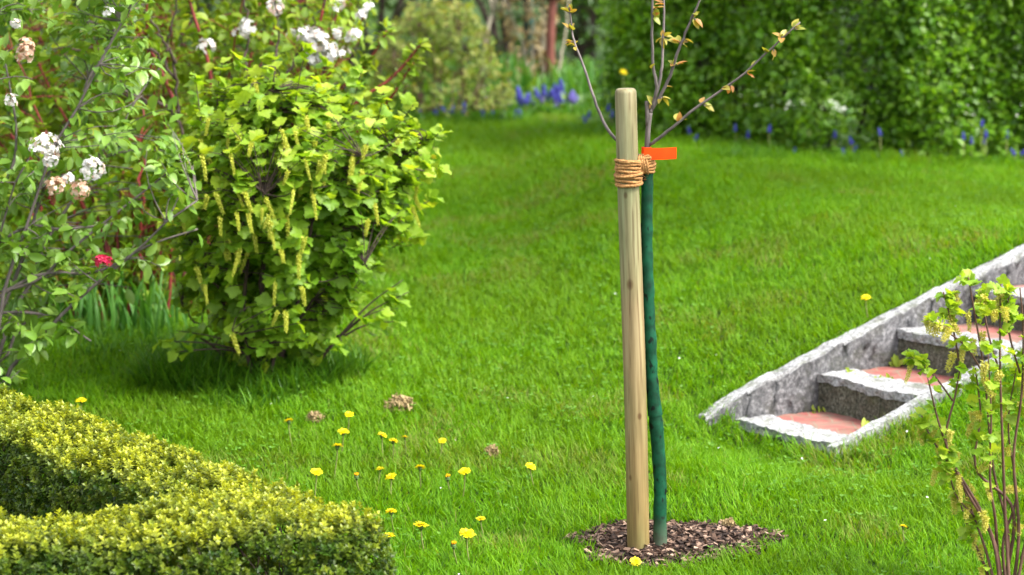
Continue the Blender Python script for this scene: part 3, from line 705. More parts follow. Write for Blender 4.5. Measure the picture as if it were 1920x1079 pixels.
dl = [(152, 753, .10, 1, 'dandelion flowering just behind the high end of the box hedge'),
      (541, 792, .09, 1, 'tilted dandelion in the grass, nearest to the base of the currant bush'),
      (654, 779, .08, .9, 'dandelion closest to the dry brown clump of earth, small and level'),
      (643, 812, .08, 1.1, 'dandelion standing between the small level one and the tall stalked one'),
      (632, 839, .11, 1.1, 'dandelion on a long bare reddish stalk above the box hedge corner'),
      (716, 818, .08, .9, 'left flower of a close row of three dandelions in the mid lawn'),
      (737, 829, .08, .95, 'middle flower of a close row of three dandelions in the mid lawn'),
      (759, 822, .07, .7, 'right and smallest flower of a close row of three dandelions'),
      (829, 828, .07, .75, 'small solitary dandelion to the right of the close row of three'),
      (593, 887, .09, 1, 'dandelion peeping over the outer edge of the box hedge'),
      (712, 881, .06, .8, 'dull half closed dandelion just above a wider open one'),
      (733, 896, .07, 1, 'open dandelion just below the dull half closed one'),
      (787, 879, .08, .95, 'dandelion halfway between the half closed one and the brown stemmed one'),
      (871, 886, .09, 1.05, 'wide open dandelion beside a small withered orange bud'),
      (994, 877, .07, 1, 'tilted dandelion nearest to the stake on its lawn side, alone'),
      (733, 962, .07, 1, 'dandelion beside the rounded corner of the box hedge, upper of two'),
      (728, 1008, .07, 1.1, 'dandelion beside the rounded corner of the box hedge, lower of two'),
      (789, 988, .08, 1.25, 'broad flat dandelion one step out from the hedge corner'),
      (875, 1004, .08, 1.35, 'largest broad dandelion, in the open grass between hedge and soil patch'),
      (901, 975, .06, .8, 'small dandelion just behind the largest broad one'),
      (1191, 1055, .03, .9, 'dandelion right in front of the foot of the wooden stake'),
      (1693, 989, .05, .7, 'small dandelion in the grass below the steps, near the twiggy shrub'),
      (1623, 560, .09, 1.05, 'solitary dandelion on the slope above the wall of the steps'),
      (812, 296, .10, 1.0, 'dandelion showing beside the outermost leaves of the currant bush'),
      (1168, 137, .40, 1.2, 'yellow flower on a tall stalk in front of the clipped tall hedge')]
for u, v, h, s, lab in dl:
    s *= .88
    p_ = G(u, v, h) if v > 200 else np.array([*P(u, v, 12.2)])
    if v < 200: h = p_[2] - float(T(p_[0], p_[1]))
    base = on(p_[0], p_[1]); o = empty('dandelion' if v > 200 else 'yellow_flower', base, lab, 'dandelion' if v > 200 else 'flower', 'dandelions in the lawn' if v > 200 else None)
    hd = link('flower_head', DH[rng.integers(0, 3)], o, (0, 0, h)); hd.scale = (s, s, s)
    tl = (.5 if 'tilted' in lab else .38); hd.rotation_euler = (rng.normal() * tl * .5, (.35 if u == 994 else -.3 if u == 541 else rng.normal() * .22), rng.random() * 6)
    if v == 1055: hd.rotation_euler = (.7, .15, 0)
    b_ = link('bracts', DB, hd)
    k_ = link('stalk', DS, o, (0, 0, h)); k_.scale = (1, 1, h); k_.rotation_euler = (0, 0, rng.random() * 6)
for u, v, lab in ((668, 896, 'withered orange dandelion bud in the grass near the two stacked dandelions'), (839, 898, 'withered brown orange dandelion bud close to the wide open dandelion'), (850, 1025, 'faded orange dandelion bud below the largest broad dandelion')):
    p_ = G(u, v, .06); o = empty('dandelion_bud', on(p_[0], p_[1]), lab, 'flower bud', 'withered dandelion buds')
    n = 16; a = np.arange(n) * 2.4; e = rng.uniform(.9, 1.5, n); dv = np.stack([np.cos(a) * np.cos(e), np.sin(a) * np.cos(e), np.sin(e)], -1)
    V, F, A = inst(NARROW, np.zeros((n, 3)) + [0, 0, .06], frames(dv, -dv[:, [1, 0, 2]] + [0, 0, .1]), np.full(n, .015), v=rng.random(n), a=.7 + .3 * rng.random(n))
    link('petals', mesh('petals', V, F, M['yellow'], A, True), o)
    link('bracts', DB, o, (0, 0, .062)); k_ = link('stalk', DS, o, (0, 0, .06)); k_.scale = (1, 1, .06)
# fallen white petals
V, F = PETAL; pm = mesh('petal', V * .011, F, M['white'], {'v': np.full(len(V), .7), 'a': np.zeros(len(V))}, True)
for q in range(55):
    y = 5.9 + 5.0 * rng.random() ** 1.3; x = (rng.random() * 2 - 1) * .2118 * y * 1.02
    if in_stair(x, y, .03) or mulch_r(x, y) < 1.1 or dist_poly(np.array(x), np.array(y), BOX) < .25 or bool(in_box_bed(np.array(x), np.array(y))) or (hedge_side(x, y) > 0 and x > .3): continue
    o = link('petal', pm, None, (x, y, float(T(x, y)) + .045 + .02 * rng.random())); o.rotation_euler = (rng.normal() * .4, rng.normal() * .4, rng.random() * 6)
    s = rng.uniform(.5, .95); o.scale = (s, s, s)
    tag(o, 'tiny white petal lying in the lawn grass', 'petal', 'white petals fallen on the lawn')
# earth clump
def clod(u, v, s, label):
    p_ = G(u, v, .02); o = empty('earth_clump', on(p_[0], p_[1]), label, 'earth clump', 'dry clumps in the lawn')
    n = int(260 * s); rr = rdirs(n) * np.array([.045, .04, .03]) * s * rng.random((n, 1)) ** .4 + np.array([0, 0, .022]); rr[:, 2] = np.abs(rr[:, 2])
    V, F, A = inst(CH, rr, frames(rdirs(n), rdirs(n)), np.stack([rng.uniform(.003, .010, n), rng.uniform(.006, .028, n), rng.uniform(.002, .006, n)], -1) * (1 if s > .8 else .8), v=.35 + .6 * rng.random(n))
    link('crumbs', mesh('crumbs', V, F, M['thatch'], A), o)
clod(748, 762, 1.15, 'dry tan clump of thatch and earth in the lawn beyond the dandelions')
clod(920, 850, .6, 'small brown clump of earth between the dandelions and the stake')
clod(590, 785, .6, 'small faded brown clump of thatch right of the tilted dandelion')
clod(1365, 985, .4, 'dark little clod on the far rim of the soil patch')

# ------------------------------------------------------------------ clipped box hedge
def box_hedge():
    base = on(-.45, 5.61); hd = empty('box_hedge', base, 'low clipped box hedge turning a rounded corner, yellow green new growth on top', 'hedge')
    H = .335; R = .135
    def sdf(p):
        d2 = dist_poly(p[:, 0], p[:, 1], BOX); wv = (vnoise(p, 5) - .5) * .05 + (vnoise(p + 9, 13) - .5) * .03
        qx = d2 - R + .05; qz = (p[:, 2] - T(p[:, 0], p[:, 1], False)) - H + .05
        return np.hypot(np.maximum(qx, 0), np.maximum(qz, 0)) + np.minimum(np.maximum(qx, qz), 0) - .05 + wv
    N = 1500000
    p = np.stack([rng.uniform(-2.3, -.25, N), rng.uniform(4.9, 7.8, N), np.zeros(N)], -1); p[:, 2] = T(p[:, 0], p[:, 1], False) + rng.uniform(.0, H + .04, N)
    p = p[dist_poly(p[:, 0], p[:, 1], BOX) < R + .05]
    s = sdf(p); keep = (s < .004) & (rng.random(len(p)) < np.exp(np.minimum(s, 0) / .022) * .85 + .03)
    p = p[keep]; s = s[keep]
    keep = vnoise(p, 24) + .16 * (s > -.02) > .42; p = p[keep]; s = s[keep]
    if len(p) > 28000: k = rng.permutation(len(p))[:28000]; p = p[k]; s = s[k]
    print('box sprigs', len(p))
    e = .012; g = np.stack([sdf(p + np.eye(3)[i] * e) - sdf(p - np.eye(3)[i] * e) for i in range(3)], -1); g = norm(g)
    d = norm(g * .8 + np.array([0, 0, .75]) + rdirs(len(p)) * .55)
    # a sprig: pairs of little leaves up a twig and a tuft on its end
    sv = []; 
    for k, (yy, n_) in enumerate(((.25, 2), (.5, 2), (.72, 2), (.95, 3))):
        a = np.arange(n_) / n_ * 2 * PI + k * 1.57; el = .35 + .22 * k
        dv = np.stack([np.cos(a) * np.cos(el), np.full(n_, np.sin(el)), np.sin(a) * np.cos(el)], -1)
        sv.append(inst(OVAL_LO, np.repeat([[0, yy * .8, 0]], n_, 0), frames(dv, np.array([0, 1., 0]) - dv * .2), np.full(n_, .60 - .05 * k), t=np.full(n_, yy)))
    V, F, A = cat(*sv); n = len(p)
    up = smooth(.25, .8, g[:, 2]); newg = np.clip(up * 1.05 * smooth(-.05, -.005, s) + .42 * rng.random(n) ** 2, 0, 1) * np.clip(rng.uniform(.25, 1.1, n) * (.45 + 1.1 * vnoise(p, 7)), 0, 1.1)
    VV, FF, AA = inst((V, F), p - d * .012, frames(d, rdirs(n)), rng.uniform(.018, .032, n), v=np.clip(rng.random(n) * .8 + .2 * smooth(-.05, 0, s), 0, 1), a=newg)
    AA['a'] = np.clip(AA['a'] * (.35 + .75 * np.tile(A['t'], n)) , 0, 1)
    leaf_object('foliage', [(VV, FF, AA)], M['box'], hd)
    # woody stems inside
    parts = []
    for (x0, y0), (x1, y1) in zip(BOX[:-1], BOX[1:]):
        for t in np.arange(0.02, .98, .035):
            x, y = x0 + (x1 - x0) * t + rng.normal() * .03, y0 + (y1 - y0) * t + rng.normal() * .03
            b = on(x, y)
            for q in range(5):
                tip = b + np.array([rng.normal() * .08, rng.normal() * .08, rng.uniform(.15, .28)])
                parts.append(tube(catmull([b, (b + tip) / 2 + rng.normal(size=3) * .015, tip], 6), np.linspace(.004, .0015, 6), 4, False))
    local_mesh('stems', cat(*parts), M['bark'], hd)
box_hedge()

# ------------------------------------------------------------------ flower clusters
def floret_cluster(n, R, petal, dome=.65, np_=5, el=(1, 1, 1)):
    d = rdirs(n * 3); d = d[d[:, 2] > -dome][:n]; n = len(d)
    lump = .72 + .55 * vnoise(d * 1.0 + rng.random(3) * 9, 1.6)
    pos = d * R * np.array(el) * (rng.uniform(.7, 1.05, n) * lump)[:, None]
    a = np.tile(np.arange(np_) / np_ * 2 * PI, n) + np.repeat(rng.random(n), np_); dn = np.repeat(norm(d + rdirs(n) * .5 + [0, 0, .3]), np_, 0)
    s = norm(np.cross(dn, np.array([.3, .2, .9]))); b = np.cross(dn, s)
    dv = s * np.cos(a)[:, None] + b * np.sin(a)[:, None] + dn * .3
    V, F, A = inst(PETAL, np.repeat(pos, np_, 0), frames(dv, dn), np.repeat(petal * rng.uniform(.6, 1.0, n), np_) * rng.uniform(.85, 1.1, n * np_), v=np.repeat(rng.random(n), np_), a=np.repeat((rng.random(n) < .25) * rng.random(n) * .8, np_))
    return V, F, A
def raceme_mesh(mat, n=34, seed=0):
    r = np.random.default_rng(seed); t = np.linspace(.12, 1, n); a = np.arange(n) * 2.4
    bend = .07 * np.sin(t * 2 + seed)
    pos = np.stack([np.cos(a) * .045 + bend, np.sin(a) * .045, -t], -1)
    parts = [tube(np.stack([.07 * np.sin(np.linspace(0, 1, 8) * 2 + seed), np.zeros(8), -np.linspace(0, 1, 8)], -1), .012, 4, False)]
    for q in range(4):
        aa = a + q * 1.57
        out = np.stack([np.cos(a), np.sin(a), -.25 + 0 * a], -1); s = norm(np.cross(out, [0, 0, 1.])); b = np.cross(out, s)
        dv = out * .8 + s * np.cos(aa)[:, None] + b * np.sin(aa)[:, None]
        parts.append(inst(OVAL_LO, pos, frames(dv, -out), (.15 - .08 * t) * r.uniform(.85, 1.2, n), v=r.random(n), a=0 * t))
    V, F, A = cat(*parts); A['v'] = np.where(A['v'] == 0, .4, A['v'])
    return mesh('flower_raceme', V, F, mat, A, True)
RAC = [raceme_mesh(M['raceme'], 34, k) for k in range(4)]
RACP = [raceme_mesh(M['raceme_pale'], 30, k + 7) for k in range(3)]

# ------------------------------------------------------------------ flowering currant in the middle of the lawn
def currant():
    b = G(500, 722); Yc = b[1]; cu = empty('currant_bush', b, 'rounded lime green currant bush hung with yellow flower racemes', 'bush')
    # outline in the plane through the base, from the photograph; depth follows the width
    out = [(140, 400, 600), (170, 345, 660), (215, 315, 745), (250, 310, 800), (300, 312, 808), (350, 305, 800), (400, 312, 782), (450, 335, 760), (500, 345, 735), (560, 330, 700), (600, 345, 670), (640, 390, 630), (690, 430, 580)]
    vs = np.array([o[0] for o in out], float); l = np.array([o[1] for o in out], float); r = np.array([o[2] for o in out], float)
    Tg = []
    while len(Tg) < 1500:
        v = rng.uniform(140, 690); lo = np.interp(v, vs, l); hi = np.interp(v, vs, r); c = (lo + hi) / 2; hw = (hi - lo) / 2
        q = rng.normal(size=2); q = q / np.linalg.norm(q) * rng.random() ** .42
        if rng.random() < smooth(540, 680, v) * .82: continue
        u = c + hw * q[0] + rng.normal() * 7; p = P(u, v + rng.normal() * 8, Yc); p[1] += hw / 560 * .95 * q[1]
        if vnoise(p, 9.5) < .44: continue
        k_ = 1 + .22 * (vnoise(p + 5, 4.5) - .5); cc = P(560, 430, Yc); p = cc + (p - cc) * np.array([k_, k_, 1 + .25 * (vnoise(p + 1, 5) - .5)])
        Tg.append(p)
    Tg = np.array(Tg)
    stems, twigs, dirs = grow(b, Tg, 15, .010, .10, .6, .05)
    # stray shoots standing out of the outline
    sh = []; sd = []; shoot = []
    for u, v, du, dv_ in [(372, 185, -8, -50), (410, 165, 6, -48), (455, 160, -10, -52), (505, 150, 4, -46), (560, 150, 14, -60), (605, 160, 10, -44), (655, 185, 22, -50), (705, 215, 14, -42), (735, 225, 40, -28), (790, 265, 38, -22), (795, 310, 30, 4), (780, 380, 34, -8), (755, 450, 34, -6), (530, 165, -16, -36)]:
        yy = Yc + rng.normal() * .1; a_ = P(u - du * .6, v - dv_ * .8 + 10, yy); b_ = P(u + du, v + dv_, yy + rng.normal() * .04); c = catmull([a_, (a_ + b_) / 2 + rng.normal(size=3) * .008, b_], 9)
        shoot.append(tube(c, np.linspace(.0024, .0012, 9), 5, False)); sh += [c[3], c[5], c[7], c[8]]; sd += [norm(c[8] - c[0] + rng.normal(size=3) * .05) for _ in range(4)]
    LS = clusters(np.array(sh), np.array(sd), 3, .042, LOBED, 1.2, .8, None, .03, .9)
    for q_ in shoot: local_mesh('shoot', q_, M['bark'], cu)
    # branches reaching out low over the grass
    extra = [P(740, 603, Yc - .05), P(765, 548, Yc - .05), P(755, 525, Yc - .04), P(720, 580, Yc - .1), P(300, 640, Yc - .15), P(330, 620, Yc - .1), P(330, 660, Yc - .2), P(640, 640, Yc - .15)]
    low = P(628, 640, Yc - .05)
    root = catmull([b + [.05, 0, -.02], P(585, 690, Yc - .02), low], 10)
    stem_parts(cu, stems, twigs, .0085, M['bark'])
    pr = [tube(root, np.linspace(.008, .006, 10), 7)]
    for e_ in extra:
        s0 = low if e_[0] > P(620, 0, Yc)[0] else b + np.array([0, -.04, .1])
        pr.append(tube(catmull([s0, (s0 + e_) / 2 + [0, 0, .02], e_], 10), np.linspace(.0045, .0015, 10), 5))
    local_mesh('stem', cat(*pr), M['bark'], cu)
    c0 = P(560, 430, Yc); outv = norm(Tg - c0)
    dist = np.linalg.norm((Tg - c0) / np.array([.43, .43, .47]), axis=1)
    dirs = norm(dirs + outv * .7 + np.array([0, 0, .25]))
    L1 = clusters(Tg, dirs, 5, .042, LOBED, 1.15, 1.25, outv, .08, np.clip((dist - .6) * 1.6, 0, 1) * .9, None, .1)
    ex = np.array(extra); L2 = clusters(ex, norm(ex - np.array(low) + [0, 0, .05]), 6, .046, LOBED, 1.0, 1.0, None, .09, .4)
    leaf_object('foliage', [L1, L2, LS], M['currant'], cu)
    # racemes hang from the twig ends nearest the viewer's side and along the rim
    vis = np.argsort(-(-(Tg[:, 1] - Yc) * 1.6 + dist * .25 + rng.random(len(Tg)) * .5))[:90]
    rim = [(800, 300), (795, 290), (782, 350), (775, 375), (770, 395), (745, 425), (750, 405), (690, 590 - 170), (590, 330), (612, 330), (420, 470), (440, 475), (450, 480), (430, 455), (520, 590), (535, 590), (560, 480)]
    pts = [Tg[i] + np.array([0, -.02, -.005]) for i in vis[:64]] + [P(u, v - 10, Yc - (.32 if u < 700 else .05)) for u, v in rim]
    for q, p in enumerate(pts[:99]):
        o = link('flower_raceme', RAC[q % 4], cu, p - b); s = rng.uniform(.045, .100)
        w_ = rng.uniform(.04, .07); o.scale = (w_, w_, s); o.rotation_euler = (rng.normal() * .22, rng.normal() * .22, rng.random() * 6)
currant()

# ------------------------------------------------------------------ twiggy currant near the camera, right
def twiggy():
    b = on(1.262, 6.02); tw_ = empty('twiggy_currant', b, 'young twiggy currant shrub with bare brown stems and pale yellow flowers beside the steps', 'shrub')
    Y0 = b[1]
    st = [[(1885, 1120), (1860, 1010), (1800, 900), (1762, 800), (1738, 705)], [(1890, 1120), (1870, 1040), (1840, 960), (1775, 840), (1790, 745), (1800, 690)],
          [(1895, 1120), (1890, 1000), (1862, 880), (1845, 700), (1822, 560), (1815, 520)], [(1900, 1120), (1885, 980), (1880, 850), (1875, 700), (1875, 580), (1876, 530)],
          [(1905, 1120), (1910, 1000), (1900, 860), (1915, 740), (1918, 620), (1912, 540)], [(1880, 1120), (1850, 1040), (1822, 960), (1800, 900)],
          [(1890, 1120), (1900, 960), (1830, 880), (1838, 780), (1828, 690)], [(1905, 1120), (1925, 1000), (1950, 850), (1945, 700), (1960, 560)],
          [(1900, 1120), (1945, 1020), (1990, 880), (2010, 740)], [(1880, 1120), (1845, 1060), (1815, 990), (1796, 930)], [(1898, 1120), (1880, 1020), (1905, 930), (1890, 800), (1905, 690)],
          [(1785, 640), (1775, 585), (1768, 545)], [(1895, 1120), (1866, 980), (1856, 900), (1858, 780), (1852, 660)],
          [(1806, 910), (1772, 862), (1742, 815), (1728, 780)], [(1786, 752), (1752, 706), (1722, 680), (1708, 668)], [(1846, 705), (1812, 652), (1775, 622), (1752, 606)], [(1826, 968), (1794, 932), (1780, 890), (1772, 850)], [(1876, 705), (1856, 640), (1846, 590), (1838, 545)], [(1912, 700), (1895, 640), (1888, 590), (1892, 548)]]
    tips = []; dirs = []; rac = []
    for k, s in enumerate(st):
        dy = rng.normal() * .06 if k not in (0,) else -.04
        pts = np.array([P(u, v, Y0 + dy * i / len(s)) for i, (u, v) in enumerate(s)])
        if k == 11: pts = np.array([P(u, v, Y0 + .0) for u, v in [(1800, 690), (1785, 610), (1768, 548)]])
        if s[0][1] > 1100: pts[0] = b + np.array([(s[0][0] - 1890) / 750., rng.normal() * .03, -.02])
        c = catmull(pts, 26); local_mesh('stem', tube(c, np.linspace(.0052 if s[0][1] > 1100 else .0028, .0018, 26) * rng.uniform(.85, 1.1), 7), M['brownstem'], tw_)
        for i in range(8 if s[0][1] > 1100 else 3, 26):
            for _ in range(2 if i > 12 else 1):
              if rng.random() < (.42 if i < 14 else .85):
                sd = norm(rdirs(1)[0] * [1, 1, .4] + [0, 0, .3]); tips.append(c[i] + sd * .018); dirs.append(sd)
                if rng.random() < .95: rac.append(c[i] + sd * .02 + np.array([rng.normal() * .008, rng.normal() * .01, 0]))
        tips.append(c[-1]); dirs.append(norm(c[-1] - c[-3]))
    tips = np.array(tips); dirs = np.array(dirs)
    k_ = rng.random(len(tips)) < .45
    L = clusters(tips[k_], dirs[k_], 3, .026, LOBED, .9, .8, None, .02, .8, np.full(k_.sum(), .75))
    leaf_object('foliage', [L], M['currant'], tw_)
    k = rng.permutation(len(rac))
    for q in k[:74]:
        o = link('flower_raceme', RACP[q % 3], tw_, rac[q] - b); s = rng.uniform(.028, .060)
        w_ = rng.uniform(.05, .085); o.scale = (w_, w_, s); o.rotation_euler = (rng.normal() * .4, rng.normal() * .4, rng.random() * 6)
    rest = []
    if rest:
        me = RACP[1]; co = np.empty(len(me.vertices) * 3, np.float32); me.vertices.foreach_get('co', co); fi = np.empty(len(me.loops), np.int32); me.loops.foreach_get('vertex_index', fi); n = len(rest)
        va = np.empty(len(me.vertices), np.float32); me.attributes['v'].data.foreach_get('value', va)
        d_ = norm(np.array([0, 1., 0]) + rng.normal(size=(n, 3)) * .4); V, F, A = inst((co.reshape(-1, 3), fi.reshape(-1, 3)), np.array(rest), frames(d_, np.array([0, 0, 1.]) + rng.normal(size=(n, 3)) * .3), np.stack([np.full(n, .065), np.full(n, .065), rng.uniform(.028, .055, n)], -1))
        A['v'] = np.tile(va, n); A['a'] = 0 * A['v']; local_mesh('flower_racemes', (V, F, A), M['raceme_pale'], tw_)['kind'] = 'stuff'
twiggy()

# ------------------------------------------------------------------ general shrub
def shrub(name, label, cat_, base, region, ntip, nst, leaf, size, per, lmat, bmat, r0=.010, spread=.1, thr=.0, lift=.5, sway=.08, group=None, up=.9, back=.06, new=.2, along=0, outw=.6, rt=.0016):
    o = empty(name, base, label, cat_, group)
    Tg = region(ntip)
    if thr > 0: Tg = Tg[vnoise(Tg, 1.0 / max(size * 5, .05)) > thr]
    stems, twigs, dirs = grow(base, Tg, nst, r0, spread, lift, sway)
    stem_parts(o, stems, twigs, r0, bmat, 'stem', rt)
    c0 = Tg.mean(0); outv = norm(Tg - c0); ext = np.abs(Tg - c0).max(0)
    dist = np.linalg.norm((Tg - c0) / ext, axis=1)
    dirs = norm(dirs + outv * outw + np.array([0, 0, .2]))
    L = clusters(Tg, dirs, per, size, leaf, 1.0, up, outv, back, new * np.clip(dist * 1.2, 0, 1))
    if along:
        q = np.concatenate([s_[5:] for s_ in stems] + [t_[2:4] for _, t_ in twigs]); q = q[rng.random(len(q)) < along]; sd = norm(rdirs(len(q)) * [1, 1, .5] + [0, 0, .35])
        L = cat(L, clusters(q + sd * .01, sd, 3, size, leaf, 1.0, up, None, back * .5, new * .4))
    leaf_object('foliage', [L], lmat, o)
    return o, Tg
def ellipsoid(c, r, fill=.4, zmin=None):
    c = np.array(c, float); r = np.array(r, float)
    def f(n):
        d = rdirs(n * 2) * rng.random((n * 2, 1)) ** fill; p = c + d * r
        if zmin is not None: p = p[p[:, 2] > zmin]
        p = p[p[:, 2] > T(p[:, 0], p[:, 1]) + .05]
        return p[:n]
    return f
def pixels(polys, y0, y1, n_y=1.0):
    """tips spread through a slab of depth behind an outline given in pixels (u range per row)"""
    vs = np.array([p[0] for p in polys], float); l = np.array([p[1] for p in polys], float); r = np.array([p[2] for p in polys], float)
    def f(n):
        v = rng.uniform(vs[0], vs[-1], n * 2); lo = np.interp(v, vs, l); hi = np.interp(v, vs, r)
        u = lo + (hi - lo) * rng.random(n * 2); y = rng.uniform(y0, y1, n * 2)
        p = np.array([P(a, b_, c) for a, b_, c in zip(u, v, y)]); p = p[p[:, 2] > T(p[:, 0], p[:, 1]) + .06]
        return p[:n]
    return f

# red-stemmed dogwood behind the currant
b = G(235, 640); b = on(b[0] + .02, 9.35)
dg, tips = shrub('dogwood', 'tall dogwood with dark red stems and fresh pale green leaves behind the currant bush', 'shrub', b,
      pixels([(-260, -420, 640), (-60, -380, 700), (60, -330, 690), (130, -300, 660), (200, -260, 560), (330, -200, 420), (470, -160, 340), (570, -60, 310)], 9.0, 10.3), 2300, 34, OVAL, .050, 6, M['dogwood'], M['redbark'], .0085, .34, .30, .42, .09, back=.10, new=.5, along=.3)
ext = [[(560, 420), (640, 225), (735, 145), (790, 82)], [(520, 430), (620, 200), (690, 115), (725, 58)], [(560, 400), (660, 260), (720, 200), (775, 118)], [(540, 380), (600, 220), (640, 165), (690, 120)],
       [(520, 330), (570, 150), (600, 40), (620, -60)], [(180, 620), (120, 560), (80, 420), (70, 250)], [(290, 640), (272, 480), (262, 330), (270, 200)], [(310, 640), (288, 520), (300, 400), (330, 250)], [(230, 640), (205, 540), (150, 440), (120, 300)],
       [(216, 640), (226, 540), (220, 430), (232, 320)], [(252, 645), (262, 560), (285, 470), (290, 360)], [(262, 645), (248, 540), (252, 440), (238, 330)], [(275, 645), (284, 560), (276, 460), (292, 330)], [(298, 645), (300, 560), (292, 470), (304, 380)], [(305, 640), (318, 540), (322, 450), (345, 340)], [(150, 640), (130, 560), (100, 480), (60, 400)], [(165, 640), (140, 570), (128, 500), (108, 430)], [(240, 645), (240, 580), (252, 500), (246, 420)], [(330, 200), (290, 110), (240, 30), (190, -60)], [(400, 190), (388, 110), (360, 20), (340, -60)]]
tp_ = []; dr_ = []
for e_ in ext:
    c = catmull([P(u, v, 9.1) for u, v in e_], 22); c[0, 2] = max(c[0, 2], float(T(c[0, 0], c[0, 1])) - .02)
    local_mesh('stem', tube(c, np.linspace(.0085, .0045, 22), 7), M['redbark'], dg)
    for i in range(9, 22, 2):
        for s_ in (-1, 1): d_ = norm(rdirs(1)[0] + [0, 0, .3]); tp_.append(c[i] + d_ * .02); dr_.append(d_)
    for q in range(3): tp_.append(c[-1]); dr_.append(norm(c[-1] - c[-2]))
leaf_object('foliage', [clusters(np.array(tp_), np.array(dr_), 3, .046, OVAL, 1, .9, None, .04, .7)], M['dogwood'], dg)

# viburnum at the left edge, nearer
b = on(-1.86, 7.75)
vb, tips = shrub('viburnum', 'loose viburnum with grey green glossy leaves and white and peach flower clusters', 'shrub', b,
      pixels([(-260, -330, 330), (-60, -330, 330), (60, -330, 300), (200, -330, 350), (330, -330, 380), (430, -330, 360), (520, -330, 290), (600, -330, 130), (720, -330, 40)], 7.5, 8.2), 620, 16, ELLIPTIC, .054, 5, M['viburnum'], M['greybark'], .010, .2, .24, .35, .07, back=.09, new=.35, along=.8)
for e_ in ([(-80, 600), (20, 586), (100, 596), (170, 640)], [(-80, 560), (60, 530), (130, 470), (230, 390), (345, 300)], [(-90, 620), (60, 520), (180, 510), (280, 460), (370, 430)], [(-90, 480), (10, 340), (30, 250), (10, 120)], [(-90, 520), (40, 430), (120, 430), (210, 420)]):
    c = catmull([P(u, v, 7.7) for u, v in e_], 24); c[0] = c[0]
    local_mesh('branch', tube(c, np.linspace(.0065, .0028, 24), 7), M['greybark'], vb)
    n = 12; ii = rng.integers(4, 24, n); dv = norm(rdirs(n) + [0, 0, .3])
    leaf_object('foliage', [clusters(c[ii] + dv * .01, dv, 3, .056, ELLIPTIC, .9, .9, None, .03, .2)], M['viburnum'], vb)
def cluster_obj(parent, u, v, y, R, mat, n, el=(1, 1, 1), label=None, petal=.011):
    V, F, A = floret_cluster(int(n * 1.3), R, petal, .75, 5, el)
    o = link('flower_cluster', mesh('flower_cluster', V, F, mat, A, True), parent, P(u, v, y) - np.array(parent.location)); o.rotation_euler = (rng.normal() * .3 + .5, rng.normal() * .3, rng.random() * 6) if el == (1, 1, 1) else (0, .25, 0)
    if label: o['label'] = label
for u, v, R, mt, n, lab in ((84, 272, .044, 'white', 80, None), (95, 300, .026, 'white', 30, None), (172, 316, .036, 'white', 60, 'white cluster flushed with pink'), (104, 350, .030, 'peach', 45, 'peach coloured fading cluster'), (150, 356, .030, 'peach', 40, 'pale peach fading cluster'), (128, 335, .018, 'white', 20, None),
                         (20, 188, .020, 'white', 18, None), (203, 22, .014, 'white', 10, None)):
    cluster_obj(vb, u, v, 7.42, R, M[mt], n, label=lab)
cluster_obj(vb, 48, 96, 7.42, .032, M['peach'], 75, (.75, .75, 1.45), 'long drooping peach coloured cluster')
cluster_obj(vb, 28, 45, 7.42, .014, M['white'], 14)

# white-flowered shrub rising behind the currant
b = on(-.98, 10.2)
wb, tips = shrub('blossom_shrub', 'open white flowering shrub with thin dark branches rising behind the currant bush', 'shrub', b,
      pixels([(-260, 180, 760), (-40, 240, 730), (60, 280, 690), (140, 270, 660), (220, 240, 560)], 10.0, 10.7), 420, 12, OVAL, .042, 5, M['dogwood'], M['bark'], .0085, .15, .3, .5, .08, new=.4, along=.5)
for e_ in ([(345, 300), (330, 214), (270, 190), (215, 172), (155, 130)], [(330, 214), (300, 196), (240, 175), (225, 150)], [(335, 220), (330, 130), (318, 60), (345, -40)], [(330, 150), (280, 92), (230, 92), (80, 92)], [(330, 120), (290, 50), (255, 0)], [(500, 200), (560, 100), (620, -30)], [(505, 190), (520, 100), (515, 0)], [(458, 160), (462, 60), (455, -40)]):
    c = catmull([P(u, v, 9.0) for u, v in e_], 22); c[2:-2] += rng.normal(size=(18, 3)) * .006; local_mesh('branch', tube(c, np.linspace(.0062, .0028, 22), 7), M['bark'], wb)
for u, v, R, n in ((592, 80, .050, 70), (612, 100, .045, 50), (573, 66, .03, 26), (634, 64, .022, 12), (588, 108, .03, 24), (516, 12, .032, 26), (462, 52, .032, 24), (446, 62, .02, 8), (388, 86, .03, 18), (662, 66, .026, 14), (677, 28, .02, 8), (646, 100, .02, 8), (690, 12, .018, 6), (636, 8, .02, 8), (545, 64, .016, 5), (250, 8, .022, 10)):
    cluster_obj(wb, u, v, 9.0, R, M['white'], n, (1, 1, 1.0), None, .017)

# red bloom low in the viburnum
cluster_obj(vb, 188, 489, 7.45, .015, M['red'], 12, label='single pinkish red bloom', petal=.017)
cluster_obj(vb, 203, 490, 7.47, .012, M['red'], 8, petal=.014)

